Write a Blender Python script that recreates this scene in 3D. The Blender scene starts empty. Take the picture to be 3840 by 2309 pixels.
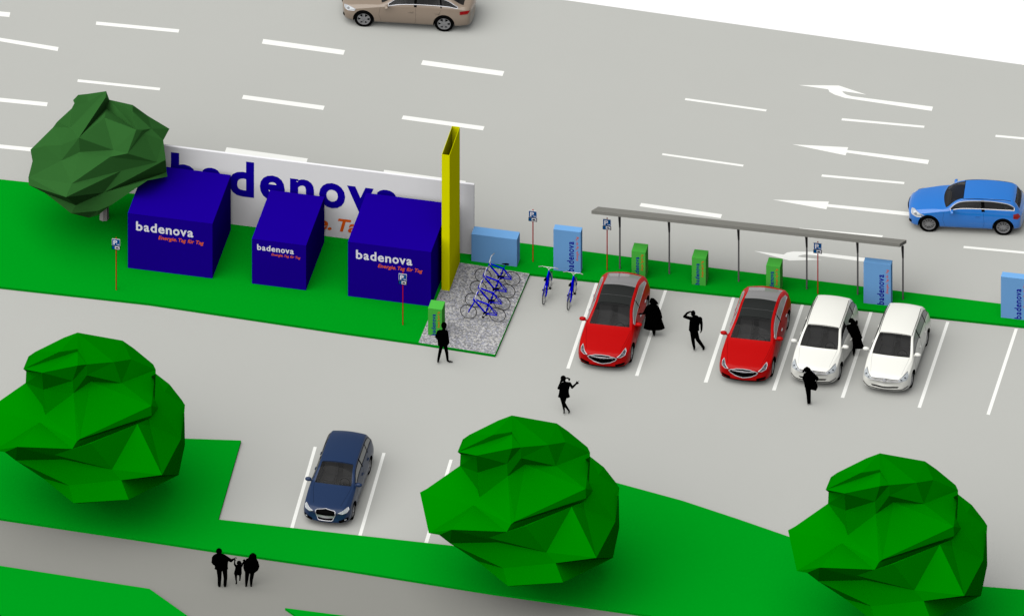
import bpy, bmesh, math, random
from mathutils import Vector, Matrix
from mathutils.bvhtree import BVHTree
from mathutils.geometry import tessellate_polygon, delaunay_2d_cdt
random.seed(4)
C = bpy.context.scene.collection
R = math.radians
# ------------------------------------------------------------------ measuring: orthographic view, 104 px of the photo per metre
K = 104.0; SE = math.sqrt(1/3); CE = math.sqrt(2/3)
def at(px, py, z=0.0):
    return Vector(((px-1920)/K, ((1154.5-py)/K - CE*z)/SE, z))
QO = {1:(0,0), 2:(1280,0), 3:(2560,0), 4:(0,770), 5:(1280,770), 6:(2560,770), 7:(0,1540), 8:(1280,1540), 9:(2560,1540)}
def q(n, x, y, z=0.0):
    o = QO[n]; return at(o[0]+x/1.9273, o[1]+y/1.9273, z)
# ------------------------------------------------------------------ materials
def lin(c): return tuple(((v/255)/12.92 if v/255 <= .04045 else ((v/255+.055)/1.055)**2.4) for v in c)
MATS = {}
def mat(name, col, rough=.9, spec=.0, metal=0., coat=0., var=.03, scale=3., lum=1.2, bump=0.):
    """col is the sRGB colour the horizontal surface shows; base colour = that divided by the light level"""
    m = bpy.data.materials.new(name); m.use_nodes = True
    nt = m.node_tree; b = nt.nodes['Principled BSDF']
    base = tuple(min(.92, v/lum) for v in lin(col))
    n = nt.nodes.new('ShaderNodeTexNoise'); n.inputs['Scale'].default_value = scale; n.inputs['Detail'].default_value = 4
    tc = nt.nodes.new('ShaderNodeTexCoord'); nt.links.new(tc.outputs['Object'], n.inputs['Vector'])
    mx = nt.nodes.new('ShaderNodeMix'); mx.data_type = 'RGBA'
    mx.inputs['A'].default_value = (*[v*(1-var) for v in base], 1); mx.inputs['B'].default_value = (*[min(.95, v*(1+var)) for v in base], 1)
    nt.links.new(n.outputs['Fac'], mx.inputs['Factor']); nt.links.new(mx.outputs['Result'], b.inputs['Base Color'])
    if bump:
        n2 = nt.nodes.new('ShaderNodeTexNoise'); n2.inputs['Scale'].default_value = 90; n2.inputs['Detail'].default_value = 6
        nt.links.new(tc.outputs['Object'], n2.inputs['Vector'])
        bp = nt.nodes.new('ShaderNodeBump'); bp.inputs['Strength'].default_value = bump; bp.inputs['Distance'].default_value = .01
        nt.links.new(n2.outputs['Fac'], bp.inputs['Height']); nt.links.new(bp.outputs['Normal'], b.inputs['Normal'])
    b.inputs['Roughness'].default_value = rough; b.inputs['Specular IOR Level'].default_value = spec
    b.inputs['Metallic'].default_value = metal; b.inputs['Coat Weight'].default_value = coat; b.inputs['Coat Roughness'].default_value = .04
    MATS[name] = m; return m
def glass(name, tint, veil, fac, rough=.03):
    m = bpy.data.materials.new(name); m.use_nodes = True; nt = m.node_tree
    b = nt.nodes['Principled BSDF']; out = nt.nodes['Material Output']
    n = nt.nodes.new('ShaderNodeTexNoise'); n.inputs['Scale'].default_value = 2
    mr = nt.nodes.new('ShaderNodeMapRange'); mr.inputs['To Min'].default_value = rough; mr.inputs['To Max'].default_value = rough+.02
    nt.links.new(n.outputs['Fac'], mr.inputs['Value']); nt.links.new(mr.outputs['Result'], b.inputs['Roughness'])
    b.inputs['Base Color'].default_value = (*veil, 1); b.inputs['Specular IOR Level'].default_value = .15
    t = nt.nodes.new('ShaderNodeBsdfTransparent'); t.inputs['Color'].default_value = (*tint, 1)
    mx = nt.nodes.new('ShaderNodeMixShader'); mx.inputs[0].default_value = fac
    nt.links.new(t.outputs[0], mx.inputs[1]); nt.links.new(b.outputs[0], mx.inputs[2]); nt.links.new(mx.outputs[0], out.inputs['Surface'])
    MATS[name] = m; return m
mat('asphalt', (191,192,187), var=.012, scale=.4, bump=.05)
mat('path_surface', (146,146,140), var=.012, scale=.4, bump=.05)
mat('white_base', (255,255,255), lum=1.0, var=.0)
mat('road_paint', (254,255,250), var=.01)
mat('turf', (0,158,29), var=.02, scale=.5, bump=.08)
mat('kiosk_blue', (28,0,152), var=.02, scale=1)
mat('board_white', (250,250,253), var=.01)
mat('letter_white', (248,248,255), var=.0)
mat('letter_orange', (250,105,25), var=.03)
mat('letter_navy', (20,0,165), var=.03)
mat('pylon_yellow', (244,244,0), var=.02)
mat('box_blue', (124,181,238), var=.02)
mat('box_green', (84,195,74), var=.02)
mat('canopy_grey', (150,149,142), var=.02)
mat('post_grey', (104,104,104), var=.02)
mat('bracket_grey', (62,62,62), var=.02)
mat('pole_red', (190,20,30), var=.02)
mat('sign_blue', (0,85,155), var=.02)
mat('sign_black', (8,8,8), var=0)
mat('crown_green', (0,139,0), var=.02)
mat('crown_dark', (54,108,50), var=.02)
mat('bark', (165,165,160), var=.1)
mat('silhouette_black', (2,2,2), spec=0, rough=1, var=0)
mat('paint_red', (188,0,0), rough=.45, spec=.1, coat=.10, var=.01)
mat('paint_white', (248,248,240), rough=.3, spec=.3, coat=.5, var=.005)
mat('paint_navy', (30,52,88), rough=.35, spec=.15, coat=.3, var=.01)
mat('paint_brown', (150,134,118), rough=.3, spec=.4, coat=.6, var=.01)
mat('paint_blue', (24,122,215), rough=.35, spec=.4, coat=1.0, var=.01)
mat('rubber', (14,14,14), rough=.8, var=.1)
mat('arch_black', (10,10,10), var=.05)
mat('trim_black', (12,12,12), rough=.7, var=.05)
mat('alloy', (170,170,172), rough=.35, spec=.5, metal=.3, var=.03)
mat('chrome', (225,225,230), rough=.25, spec=.5, metal=.4, var=.02)
mat('lamp_lens', (190,196,200), rough=.12, spec=.6, coat=1, var=.25, scale=14)
mat('lamp_dark', (80,84,90), rough=.15, spec=.6, coat=1, var=.3, scale=20)
mat('tail_red', (150,0,10), rough=.2, coat=1, var=.1)
mat('cabin_grey', (150,150,150), var=.03)
mat('seat_grey', (150,150,150), var=.05)
mat('bike_blue', (0,0,215), rough=.6, spec=.0, coat=.0, var=.03)
mat('bike_white', (238,238,238), rough=.3, spec=.5, var=.02)
mat('tyre_grey', (62,62,62), rough=.7, var=.1)
mat('spoke_metal', (170,170,170), rough=.4, metal=.3, var=.02)
mat('saddle_black', (6,6,6), rough=.6, var=.05)
glass('windscreen_glass', (.55,.55,.55), (.028,.028,.028), .45)
glass('side_glass', (.6,.6,.6), (.05,.05,.05), .4)
glass('pale_side_glass', (.8,.8,.8), (.42,.43,.42), .72)
glass('dark_glass', (.1,.1,.1), (.022,.024,.023), .92, .25)
glass('rear_glass', (.7,.7,.7), (.30,.30,.30), .8)
# cobbles
def cobble():
    m = bpy.data.materials.new('cobbles'); m.use_nodes = True; nt = m.node_tree; b = nt.nodes['Principled BSDF']; L = nt.links.new
    tc = nt.nodes.new('ShaderNodeTexCoord'); mp = nt.nodes.new('ShaderNodeMapping'); mp.inputs['Rotation'].default_value = (0,0,R(12.3))
    L(tc.outputs['Object'], mp.inputs['Vector'])
    vo = nt.nodes.new('ShaderNodeTexVoronoi'); vo.inputs['Scale'].default_value = 20; vo.inputs['Randomness'].default_value = .75; L(mp.outputs[0], vo.inputs['Vector'])
    ve = nt.nodes.new('ShaderNodeTexVoronoi'); ve.feature = 'DISTANCE_TO_EDGE'; ve.inputs['Scale'].default_value = 20; ve.inputs['Randomness'].default_value = .75; L(mp.outputs[0], ve.inputs['Vector'])
    sp = nt.nodes.new('ShaderNodeSeparateColor'); L(vo.outputs['Color'], sp.inputs[0])
    cr = nt.nodes.new('ShaderNodeValToRGB'); L(sp.outputs[0], cr.inputs[0])
    e = cr.color_ramp.elements; e[0].position = 0; e[0].color = (.22,.22,.23,1); e[1].position = 1; e[1].color = (.60,.60,.62,1)
    for po, co in ((.25,(.27,.27,.28,1)),(.5,(.36,.37,.44,1)),(.7,(.46,.45,.42,1))): k = e.new(po); k.color = co
    gr = nt.nodes.new('ShaderNodeValToRGB'); L(ve.outputs[0], gr.inputs[0]); g = gr.color_ramp.elements; g[0].position = .01; g[0].color = (.42,.42,.40,1); g[1].position = .09; g[1].color = (1,1,1,1)
    mx = nt.nodes.new('ShaderNodeMix'); mx.data_type = 'RGBA'; mx.blend_type = 'MULTIPLY'; mx.inputs['Factor'].default_value = 1
    L(cr.outputs[0], mx.inputs['A']); L(gr.outputs[0], mx.inputs['B']); L(mx.outputs['Result'], b.inputs['Base Color'])
    b.inputs['Roughness'].default_value = .9; b.inputs['Specular IOR Level'].default_value = .1
    MATS['cobbles'] = m
cobble()
# ------------------------------------------------------------------ mesh helpers
def obj(name, verts, faces, m, parent=None, smooth=False):
    me = bpy.data.meshes.new(name); me.from_pydata([tuple(v) for v in verts], [], faces); me.update()
    return link(name, me, m, parent, smooth)
def link(name, me, m, parent=None, smooth=False, angle=40):
    if isinstance(m, str): m = MATS[m]
    if m: me.materials.clear(); me.materials.append(m)
    if smooth:
        for p in me.polygons: p.use_smooth = True
        me.set_sharp_from_angle(angle=R(angle))
    o = bpy.data.objects.new(name, me); C.objects.link(o); o.parent = parent
    return o
def bmobj(name, bm, m, parent=None, smooth=False, angle=40):
    bmesh.ops.recalc_face_normals(bm, faces=bm.faces)
    me = bpy.data.meshes.new(name); bm.to_mesh(me); bm.free()
    return link(name, me, m, parent, smooth, angle)
def thing(name, label, cat, loc=(0,0,0), rz=0, group=None):
    o = bpy.data.objects.new(name, None); C.objects.link(o); o.location = loc; o.rotation_euler = (0,0,rz)
    o.empty_display_size = .3
    return tag(o, label, cat, group)
def tag(o, label, cat, group=None):
    o['label'] = label; o['category'] = cat
    if group: o['group'] = group
    return o
def struct(o): o['kind'] = 'structure'; return o
def kids(o): return [c for c in C.objects if c.parent == o]
def dup(root, loc=None, rz=None, label=None, group=None, parent=None):
    r = root.copy(); C.objects.link(r); r.parent = parent
    if loc is not None: r.location = loc
    if rz is not None: r.rotation_euler = (0,0,rz)
    if label: r['label'] = label
    if group: r['group'] = group
    for ch in kids(root): dup(ch, parent=r)
    return r
def box(bm, x0, x1, y0, y1, z0, z1, bev=0, M=None):
    vs = [bm.verts.new((x,y,z)) for z in (z0,z1) for y in (y0,y1) for x in (x0,x1)]
    fs = [(0,2,3,1),(4,5,7,6),(0,1,5,4),(2,6,7,3),(0,4,6,2),(1,3,7,5)]
    F = [bm.faces.new([vs[i] for i in f]) for f in fs]
    if bev:
        es = list({e for f in F for e in f.edges})
        r = bmesh.ops.bevel(bm, geom=es, offset=bev, segments=2, affect='EDGES')
        vs = list({v for f in r['faces'] for v in f.verts} | {v for v in vs if v.is_valid})
    if M is not None: bmesh.ops.transform(bm, matrix=M, verts=[v for v in vs if v.is_valid])
def tube(bm, pts, r, n=8, closed=False, caps=True):
    pts = [Vector(p) for p in pts]; N = len(pts)
    rr = r if isinstance(r, (list,tuple)) else [r]*N
    rings = []; up = None
    for i, p in enumerate(pts):
        a = pts[(i-1) % N] if (closed or i > 0) else p; b = pts[(i+1) % N] if (closed or i < N-1) else p
        t = (b-a); t = t.normalized() if t.length > 1e-9 else Vector((0,0,1))
        if up is None:
            up = Vector((0,0,1)) if abs(t.z) < .9 else Vector((1,0,0))
        u = (up - t*up.dot(t)); u = u.normalized() if u.length > 1e-6 else t.orthogonal().normalized(); w = t.cross(u); up = u
        rings.append([bm.verts.new(p + (u*math.cos(2*math.pi*k/n) + w*math.sin(2*math.pi*k/n))*rr[i]) for k in range(n)])
    for i in range(N if closed else N-1):
        A, B = rings[i], rings[(i+1) % N]
        for k in range(n): bm.faces.new((A[k], A[(k+1) % n], B[(k+1) % n], B[k]))
    if caps and not closed:
        bm.faces.new(rings[0][::-1]); bm.faces.new(rings[-1])
def lathe(bm, prof, axis='y', n=32, c=(0,0,0)):
    rings = []
    for (r, h) in prof:
        ring = []
        for k in range(n):
            a = 2*math.pi*k/n; x, z = r*math.cos(a), r*math.sin(a)
            ring.append(bm.verts.new((c[0]+x, c[1]+h, c[2]+z) if axis == 'y' else (c[0]+x, c[1]+z, c[2]+h)))
        rings.append(ring)
    for A, B in zip(rings, rings[1:]):
        for k in range(n): bm.faces.new((A[k], A[(k+1) % n], B[(k+1) % n], B[k]))
    return rings
def tess(pts):
    return tessellate_polygon([[Vector((p[0],p[1],0)) for p in pts]])
def prism(name, pts, z0, z1, m, parent=None):
    """polygon given by world points (z ignored) extruded z0..z1"""
    bm = bmesh.new(); lo = [bm.verts.new((p[0],p[1],z0)) for p in pts]; hi = [bm.verts.new((p[0],p[1],z1)) for p in pts]
    for tri in tess(pts):
        bm.faces.new([hi[i] for i in tri]); bm.faces.new([lo[i] for i in tri][::-1])
    for i in range(len(pts)):
        j = (i+1) % len(pts); bm.faces.new((lo[i],lo[j],hi[j],hi[i]))
    return bmobj(name, bm, m, parent)
def sheet(name, pts, z, m, parent=None):
    bm = bmesh.new(); vv = [bm.verts.new((p[0],p[1],z)) for p in pts]
    for tri in tess(pts): bm.faces.new([vv[i] for i in tri])
    bm.normal_update()
    for f in bm.faces:
        if f.normal.z < 0: f.normal_flip()
    me = bpy.data.meshes.new(name); bm.to_mesh(me); bm.free(); return link(name, me, m, parent)
def glyphs(text, bold, shear):
    cu = bpy.data.curves.new('t', 'FONT'); cu.body = text; cu.size = 1; cu.offset = bold; cu.shear = shear; cu.resolution_u = 4
    o = bpy.data.objects.new('t', cu); C.objects.link(o); bpy.context.view_layer.update()
    dg = bpy.context.evaluated_depsgraph_get(); me = bpy.data.meshes.new_from_object(o.evaluated_get(dg))
    r = ([v.co.copy() for v in me.vertices], [tuple(p.vertices) for p in me.polygons])
    bpy.data.objects.remove(o); bpy.data.curves.remove(cu); bpy.data.meshes.remove(me); return r
# start and end of every letter / word as a fraction of the whole line, measured on the kiosk
LET = [('b',0,.114),('a',.136,.232),('d',.254,.363),('e',.388,.498),('n',.520,.625),('o',.647,.761),('v',.769,.885),('a',.898,1.0)]
WRD = [('Energie.',0,.407),('Tag',.442,.609),('für',.645,.788),('Tag',.825,1.0)]
def lettering(name, text, m, parent, origin, ux, uy, width, height, bold=.02, shear=0., thick=.004):
    """text mesh with its baseline starting at origin, running along ux, standing along uy"""
    ux, uy = Vector(ux).normalized(), Vector(uy).normalized(); n = ux.cross(uy); origin = Vector(origin)
    parts = LET if text == 'badenova' else WRD if text.startswith('Energie') else [(text,0,1)]
    ref, _ = glyphs('b' if text == 'badenova' else 'ET' if text.startswith('En') else text, bold, shear); H_ = max(v.y for v in ref)
    vs = []; fs = []
    for g, f0, f1 in parts:
        gv, gf = glyphs(g, bold, shear); x0 = min(v.x for v in gv); x1 = max(v.x for v in gv); o_ = len(vs)
        sx = (f1-f0)*width/(x1-x0)
        vs += [origin + ux*(f0*width+(v.x-x0)*sx) + uy*(v.y*height/H_) + n*thick for v in gv]; fs += [tuple(i+o_ for i in f) for f in gf]
    return obj(name, vs, fs, m, parent)
# ------------------------------------------------------------------ ground, road, path, lawns
X = lambda x, y: at(x, y, 0)
struct(sheet('ground', [(-160,-160,0),(160,-160,0),(160,200,0),(-160,200,0)], -.3, 'white_base'))
D = lambda x, y, z=0: at(x*1.5559, y*1.5559, z)
e0 = D(1355,0); e1 = D(2467,157); dv = (e1-e0)
road = struct(prism('road', [e0-dv*1.6, e0, e1, e1+dv*.9, (34,-34,0), (-34,-34,0)], -.3, 0, 'asphalt'))
def mark(name, n, pts): return sheet(name, [q(n,x,y) for x,y in pts], .004, 'road_paint', road)
for n, pts in [
 (1,[(-500,40),(75,92),(68,126),(-508,74)]), (1,[(-176,240),(424,343),(417,372),(-184,267)]) if False else (1,[(-176,247),(424,343),(417,372),(-184,270)]),
 (1,[(697,158),(1297,215),(1290,239),(692,182)]), (2,[(-564,284),(27,365),(15,399),(-575,318)]), (2,[(589,437),(1178,517),(1165,552),(575,470)]),
 (1,[(563,575),(1159,637),(1154,656),(558,594)]), (1,[(-254,684),(346,742),(338,771),(-262,711)]), (1,[(1759,688),(2347,767),(2336,797),(1748,716)]),
 (2,[(447,836),(1035,915),(1024,944),(435,863)]), (1,[(-305,1016),(290,1074),(282,1102),(-313,1042)]), (1,[(1638,1066),(2225,1147),(2213,1181),(1624,1101)]),
 (2,[(310,1229),(900,1310),(888,1343),(297,1262)]), (3,[(20,711),(608,794),(602,808),(15,725)]), (3,[(1152,856),(1749,911),(1745,926),(1147,872)]),
 (3,[(2263,976),(2860,1031),(2855,1046),(2258,991)]), (3,[(-146,1109),(441,1192),(436,1206),(-150,1122)]), (3,[(1007,1262),(1604,1317),(1600,1332),(1002,1278)]),
 (6,[(-300,-16),(285,66),(275,94),(-312,8)]), (6,[(845,165),(1448,218),(1441,234),(840,181)]), (6,[(2032,294),(2630,349),(2625,365),(2028,309)])]:
    mark('lane_dash', n, pts)
mark('turn_arrow', 3, [(838,617),(1128,620),(1328,686),(1153,661),(1162,672),(1180,685),(1220,697),(1810,773),(1800,804),(1172,710),(1098,686),(1062,667),(1052,648)])
mark('straight_arrow', 3, [(792,1045),(1197,1066),(1190,1086),(1782,1158),(1772,1188),(1185,1105),(1178,1125)])
mark('straight_arrow', 6, [(650,-40),(1057,-26),(1051,-8),(1640,50),(1634,77),(1045,12),(1039,30)])
mark('turn_arrow', 6, [(515,330),(730,356),(755,341),(800,334),(940,337),(1480,400),(1472,428),(960,362),(880,356),(845,363),(830,371),(1005,393),(773,400)])
for n, a in [(5,(1835,557,1858,557,1650,1180,1625,1177)),(5,(2333,612,2355,614,2147,1233,2122,1230)),(6,(357,663,380,663,180,1280,152,1278)),(6,(855,717,877,719,672,1337,645,1335)),
 (6,(1350,770,1373,772,1168,1391,1142,1388)),(6,(1905,840,1928,842,1722,1463,1697,1460)),(6,(2400,890,2423,892,2220,1514,2195,1509)),
 (7,(2267,258,2290,261,2118,860,2093,857)),(8,(297,302,320,304,143,915,118,913)),(8,(782,351,805,353,622,970,595,966))]:
    mark('parking_line', n, [(a[i],a[i+1]) for i in (0,2,4,6)])
h = .1
A = lambda x, y: at(x, y, h)
qa = lambda n, x, y: q(n, x, y, h)
l1 = [A(-260,640), A(0,672.5), A(506,727), A(1949,910), A(2560,990), A(3838,1149), A(4300,1206), A(4300,1271), A(3838,1222.4), qa(5,1362,493), qa(5,1112,1080), qa(5,557,993), qa(4,2467,915), qa(4,1080,708), qa(4,0,587), A(-260,1050)]
struct(prism('lawn', l1, 0, h, 'turf'))
l2 = [A(-260,1610), qa(7,0,160), qa(7,1340,199), qa(7,1742,213), qa(7,1578,783), qa(7,2467,884), qa(8,800,972), qa(8,1440,1045), qa(8,1620,430), qa(8,1985,517), qa(8,2467,648), qa(9,400,780), qa(9,770,908),
      qa(9,1300,1110), qa(9,1700,1220), qa(9,2170,1266), qa(9,2463,1290), A(4300,2260), A(4300,2680), qa(9,0,1545), qa(8,2250,1478), qa(8,1100,1315), qa(8,0,1140), qa(7,1570,1010), qa(7,950,916), qa(7,0,775), A(-260,1905)]
struct(prism('lawn', l2, 0, h, 'turf'))
struct(prism('lawn', [A(-260,2080), qa(7,0,1117), qa(7,1080,1283), qa(7,1355,1478), A(760,2350), A(-260,2420)], 0, h, 'turf'))
struct(prism('lawn', [qa(7,2060,1422), qa(7,2467,1475), qa(8,400,1530), A(1300,2420), qa(7,2300,1590)], 0, h, 'turf'))
struct(sheet('path', [A(-260,1850), qa(7,0,700), qa(7,2467,1060), qa(8,1100,1230), qa(8,2467,1430), A(3400,2420), A(3000,2700), A(-260,2700)], .004, 'path_surface'))
struct(prism('pavement', [qa(5,558,991), qa(5,1110,1077), qa(5,1360,494), qa(5,803,405)], h-.05, h+.006, 'cobbles'))
# ------------------------------------------------------------------ house frame: everything on the lawn is turned a little
def frame(slope):
    a = math.atan(slope/SE); return -a
YAW = frame(.126); YAW2 = frame(.113)
def block(name, cat, label, px, py, z, w, d, ht, m, yaw, parts=('panel','top'), group=None):
    """box with its front left bottom corner at photo point px,py"""
    t = thing(name, label, cat, at(px,py,z), yaw, group)
    bm = bmesh.new(); box(bm, 0, w, 0, d, 0, ht-.02); bmobj(parts[0], bm, m, t)
    bm = bmesh.new(); box(bm, -.002, w+.002, -.002, d+.002, ht-.018, ht); bmobj(parts[1], bm, m, t)
    return t
def logo(t, w, ht, asc, bd, cap, od, cream='letter_white'):
    lettering('lettering', 'badenova', cream, t, (.0985*w,-.002,ht-bd), (1,0,0), (0,0,1), .676*w, asc, bold=.024)
    lettering('slogan', 'Energie. Tag für Tag', 'letter_orange', t, (.361*w,-.002,ht-od), (1,0,0), (0,0,1), .538*w, cap, bold=.02, shear=.25)
def kiosk(px, py, w, d, ht, label):
    t = block('kiosk', 'kiosk', label, px, py, h, w, d, ht, 'kiosk_blue', YAW, ('wall','roof'), 'dark blue kiosks on the lawn')
    logo(t, w, ht, .124*w, .224*w, .05*w, .313*w)
DK = 3.11
kiosk(479, 770+452/1.9273, 3.126, DK, 2.42, 'dark blue box kiosk beside the dark green tree, leftmost of three')
kiosk(1820/1.9273, 770+565/1.9273, 2.0, DK, 1.98, 'smallest dark blue box kiosk, standing between two wider ones')
kiosk(1280+47/1.9273, 770+655/1.9273, 3.07, DK, 2.4, 'dark blue box kiosk next to the tall yellow pylon')
W = 1263/104/math.cos(YAW)
t = thing('billboard', 'long white advertising wall with dark blue lettering behind the kiosks', 'billboard', at(514,796,h), YAW)
bm = bmesh.new(); box(bm, 0, W, 0, .1, 0, 3.08); bmobj('panel', bm, 'board_white', t)
lettering('lettering', 'badenova', 'letter_navy', t, (.1005*W,-.002,3.08-1.735), (1,0,0), (0,0,1), .68*W, 1.5, bold=.03)
lettering('slogan', 'Energie. Tag für Tag', 'letter_orange', t, (.362*W,-.002,3.08-2.77), (1,0,0), (0,0,1), .53*W, .54, bold=.028, shear=.25)
# yellow pylon: four thin walls, open at the top
t = thing('pylon', 'tall yellow hollow pylon with an open top at the edge of the cobbles', 'pylon', at(1280+725/1.9273, 770+612/1.9273, h), frame(.12))
w, d, ht, th = 57/1.9273/K/math.cos(YAW), 1.82, 5.98, .012
bm = bmesh.new(); box(bm, 0, w, 0, th, 0, ht); box(bm, 0, w, d-th, d, 0, ht); box(bm, 0, th, th, d-th, 0, ht); box(bm, w-th, w, th, d-th, 0, ht)
bmobj('shaft', bm, 'pylon_yellow', t)
bm = bmesh.new(); box(bm, th, w-th, th, d-th, 0, .02); bmobj('base_plate', bm, 'pylon_yellow', t)
# pale blue boxes
block('cabinet', 'cabinet', 'wide low plain pale blue cabinet behind the row of bicycles', 1280+940/1.9273, 770+402/1.9273, h, 1.68, .49, 1.19, 'box_blue', YAW, ('body','lid'))
def blue(px, py, label):
    t = block('charging_pillar', 'charging pillar', label, px, py, h, 1.0, .31, 1.8, 'box_blue', YAW2, ('body','lid'), 'tall pale blue charging pillars on the grass strip')
    lettering('lettering', 'badenova', 'letter_navy', t, (.745,-.002,.02), (0,0,1), (-1,0,0), 1.33, .245, bold=.02)
    lettering('slogan', 'Energie. Tag für Tag', 'letter_orange', t, (.905,-.002,.53), (0,0,1), (-1,0,0), 1.07, .085, bold=.01, shear=.25)
blue(2060+79/5.118, 830+935/5.118, 'tall pale blue lettered pillar behind the two single bicycles')
blue(3200+190/4.947, 860+1365/4.947, 'tall pale blue lettered pillar under the right end of the canopy')
blue(3660+495/5.3, 960+1218/5.3, 'tall pale blue lettered pillar cut off by the right photo edge')
def green(px, py, label, yaw=YAW2):
    t = block('charging_post', 'charging post', label, px, py, h, .51, .53, 1.18, 'box_green', yaw, ('body','lid'), 'small green charging posts')
    lettering('lettering', 'badenova', 'letter_navy', t, (.275,-.002,.01), (0,0,1), (-1,0,0), .94, .155, bold=.022)
    lettering('slogan', 'Energie. Tag für Tag', 'letter_orange', t, (.42,-.002,.37), (0,0,1), (-1,0,0), .72, .075, bold=.01, shear=.25)
green(1280+627/1.9273, 770+935/1.9273, 'green lettered post on the cobbles beside the standing man', YAW)
green(2060+1577/5.118, 830+1083/5.118, 'green lettered post behind the left red car')
green(2560+66/1.9273, 770+570/1.9273, 'green lettered post standing free between the two red cars')
green(2560+603/1.9273, 770+628/1.9273, 'green lettered post behind the right red car')
# ------------------------------------------------------------------ canopy
cyaw = math.atan2(-2.06, 11.03)
base = at(2324.5, 1007.6, h)
t = thing('canopy', 'long narrow grey lean-to canopy on six thin posts over the grass strip', 'canopy', base, cyaw)
LC = 11.31
x0 = -.92
zf, zb = 2.86-h, 2.86-h-.74
prof = [(-.66, zf), (-.66, zf+.14), (.66, zb+.14), (.66, zb)]
vs = [(x, y, z) for x in (x0, x0+LC) for y, z in prof]
bm = bmesh.new(); V = [bm.verts.new(v) for v in vs]
for f in ((3,2,1,0),(4,5,6,7),(0,1,5,4),(1,2,6,5),(2,3,7,6),(3,0,4,7)): bm.faces.new([V[i] for i in f])
bmobj('roof', bm, 'canopy_grey', t)
inv = Matrix.Rotation(-cyaw, 3, 'Z')
for px, py in ((2324.5,1007.6),(2509.8,1026.9),(2770.1,1055.4),(3025.4,1083.4),(3216.4,1103.7),(3386,1122.9)):
    p = inv @ (at(px,py,h)-base)
    zt = (zf+zb)/2
    bm = bmesh.new(); box(bm, p.x-.027, p.x+.027, p.y-.027, p.y+.027, 0, zt-.02, .006); pm = bmobj('post', bm, 'post_grey', t)
    bm = bmesh.new()
    a = [(-.032,zt-.55),(.032,zt-.55),(.032,zt-.045),(-.19,zt+.07)]
    A_ = [bm.verts.new((p.x-.029, p.y+y, z)) for y, z in a]; B_ = [bm.verts.new((p.x+.029, p.y+y, z)) for y, z in a]
    bm.faces.new(A_); bm.faces.new(B_[::-1])
    for i in range(4): bm.faces.new((A_[i], B_[i], B_[(i+1)%4], A_[(i+1)%4]))
    bmobj('bracket', bm, 'bracket_grey', pm)
# ------------------------------------------------------------------ parking signs
def make_sign(label, loc):
    t = thing('parking_sign', label, 'sign', loc, YAW, 'parking signs on thin red poles')
    bm = bmesh.new(); tube(bm, [(0,0,0),(0,0,2.3)], .021, 8); bmobj('pole', bm, 'pole_red', t, True)
    bm = bmesh.new(); box(bm, -.15, .15, -.045, -.025, 1.97, 2.27, .008); pl = bmobj('plate', bm, 'board_white', t)
    obj('blue_field', [(-.137,-.047,1.983),(.137,-.047,1.983),(.137,-.047,2.257),(-.137,-.047,2.257)], [(0,1,2,3)], 'sign_blue', pl)
    lettering('letter', 'P', 'letter_white', pl, (-.095,-.047,2.025), (1,0,0), (0,0,1), .14, .19, bold=.03, thick=.002)
    obj('arrow', [(x,-.0495,z) for x,z in ((.01,2.045),(.05,2.03),(.085,2.03),(.075,2.01),(.12,2.035),(.09,2.065),(.087,2.048),(.05,2.05),(.015,2.062))], [(0,1,2,3,4,5,6,7,8)], 'letter_white', pl)
    bm = bmesh.new(); box(bm, -.158, .158, -.045, -.025, 1.80, 1.962, .006); p2 = bmobj('lower_plate', bm, 'sign_black', t)
    obj('blue_field', [(-.135,-.047,1.822),(-.045,-.047,1.822),(-.045,-.047,1.948),(-.135,-.047,1.948)], [(0,1,2,3)], 'sign_blue', p2)
    obj('white_field', [(-.038,-.047,1.822),(.13,-.047,1.822),(.13,-.047,1.948),(-.038,-.047,1.948)], [(0,1,2,3)], 'letter_white', p2)
    obj('car_symbol', [(x,-.0495,z) for x,z in ((-.022,1.85),(.112,1.85),(.112,1.878),(.095,1.888),(.075,1.915),(.02,1.915),(0,1.89),(-.022,1.885))], [tuple(range(8))], 'sign_black', p2)
    return t
sg = make_sign('parking sign on a red pole left of the first blue kiosk', at(840/1.9273, 770+610/1.9273, h))
for (px, py, lb) in ((1280+445/1.9273, 770+862/1.9273, 'parking sign on a red pole in front of the third kiosk and green post'),
                     (1280+1385/1.9273, 770+407/1.9273, 'parking sign between the low blue cabinet and the first tall blue pillar'),
                     (1280+1921/1.9273, 770+467/1.9273, 'parking sign on a red pole behind the left red car, under the canopy end'),
                     (2560+977/1.9273, 770+638/1.9273, 'parking sign on a red pole behind the left white car')):
    dup(sg, at(px,py,h), None, lb)
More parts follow.
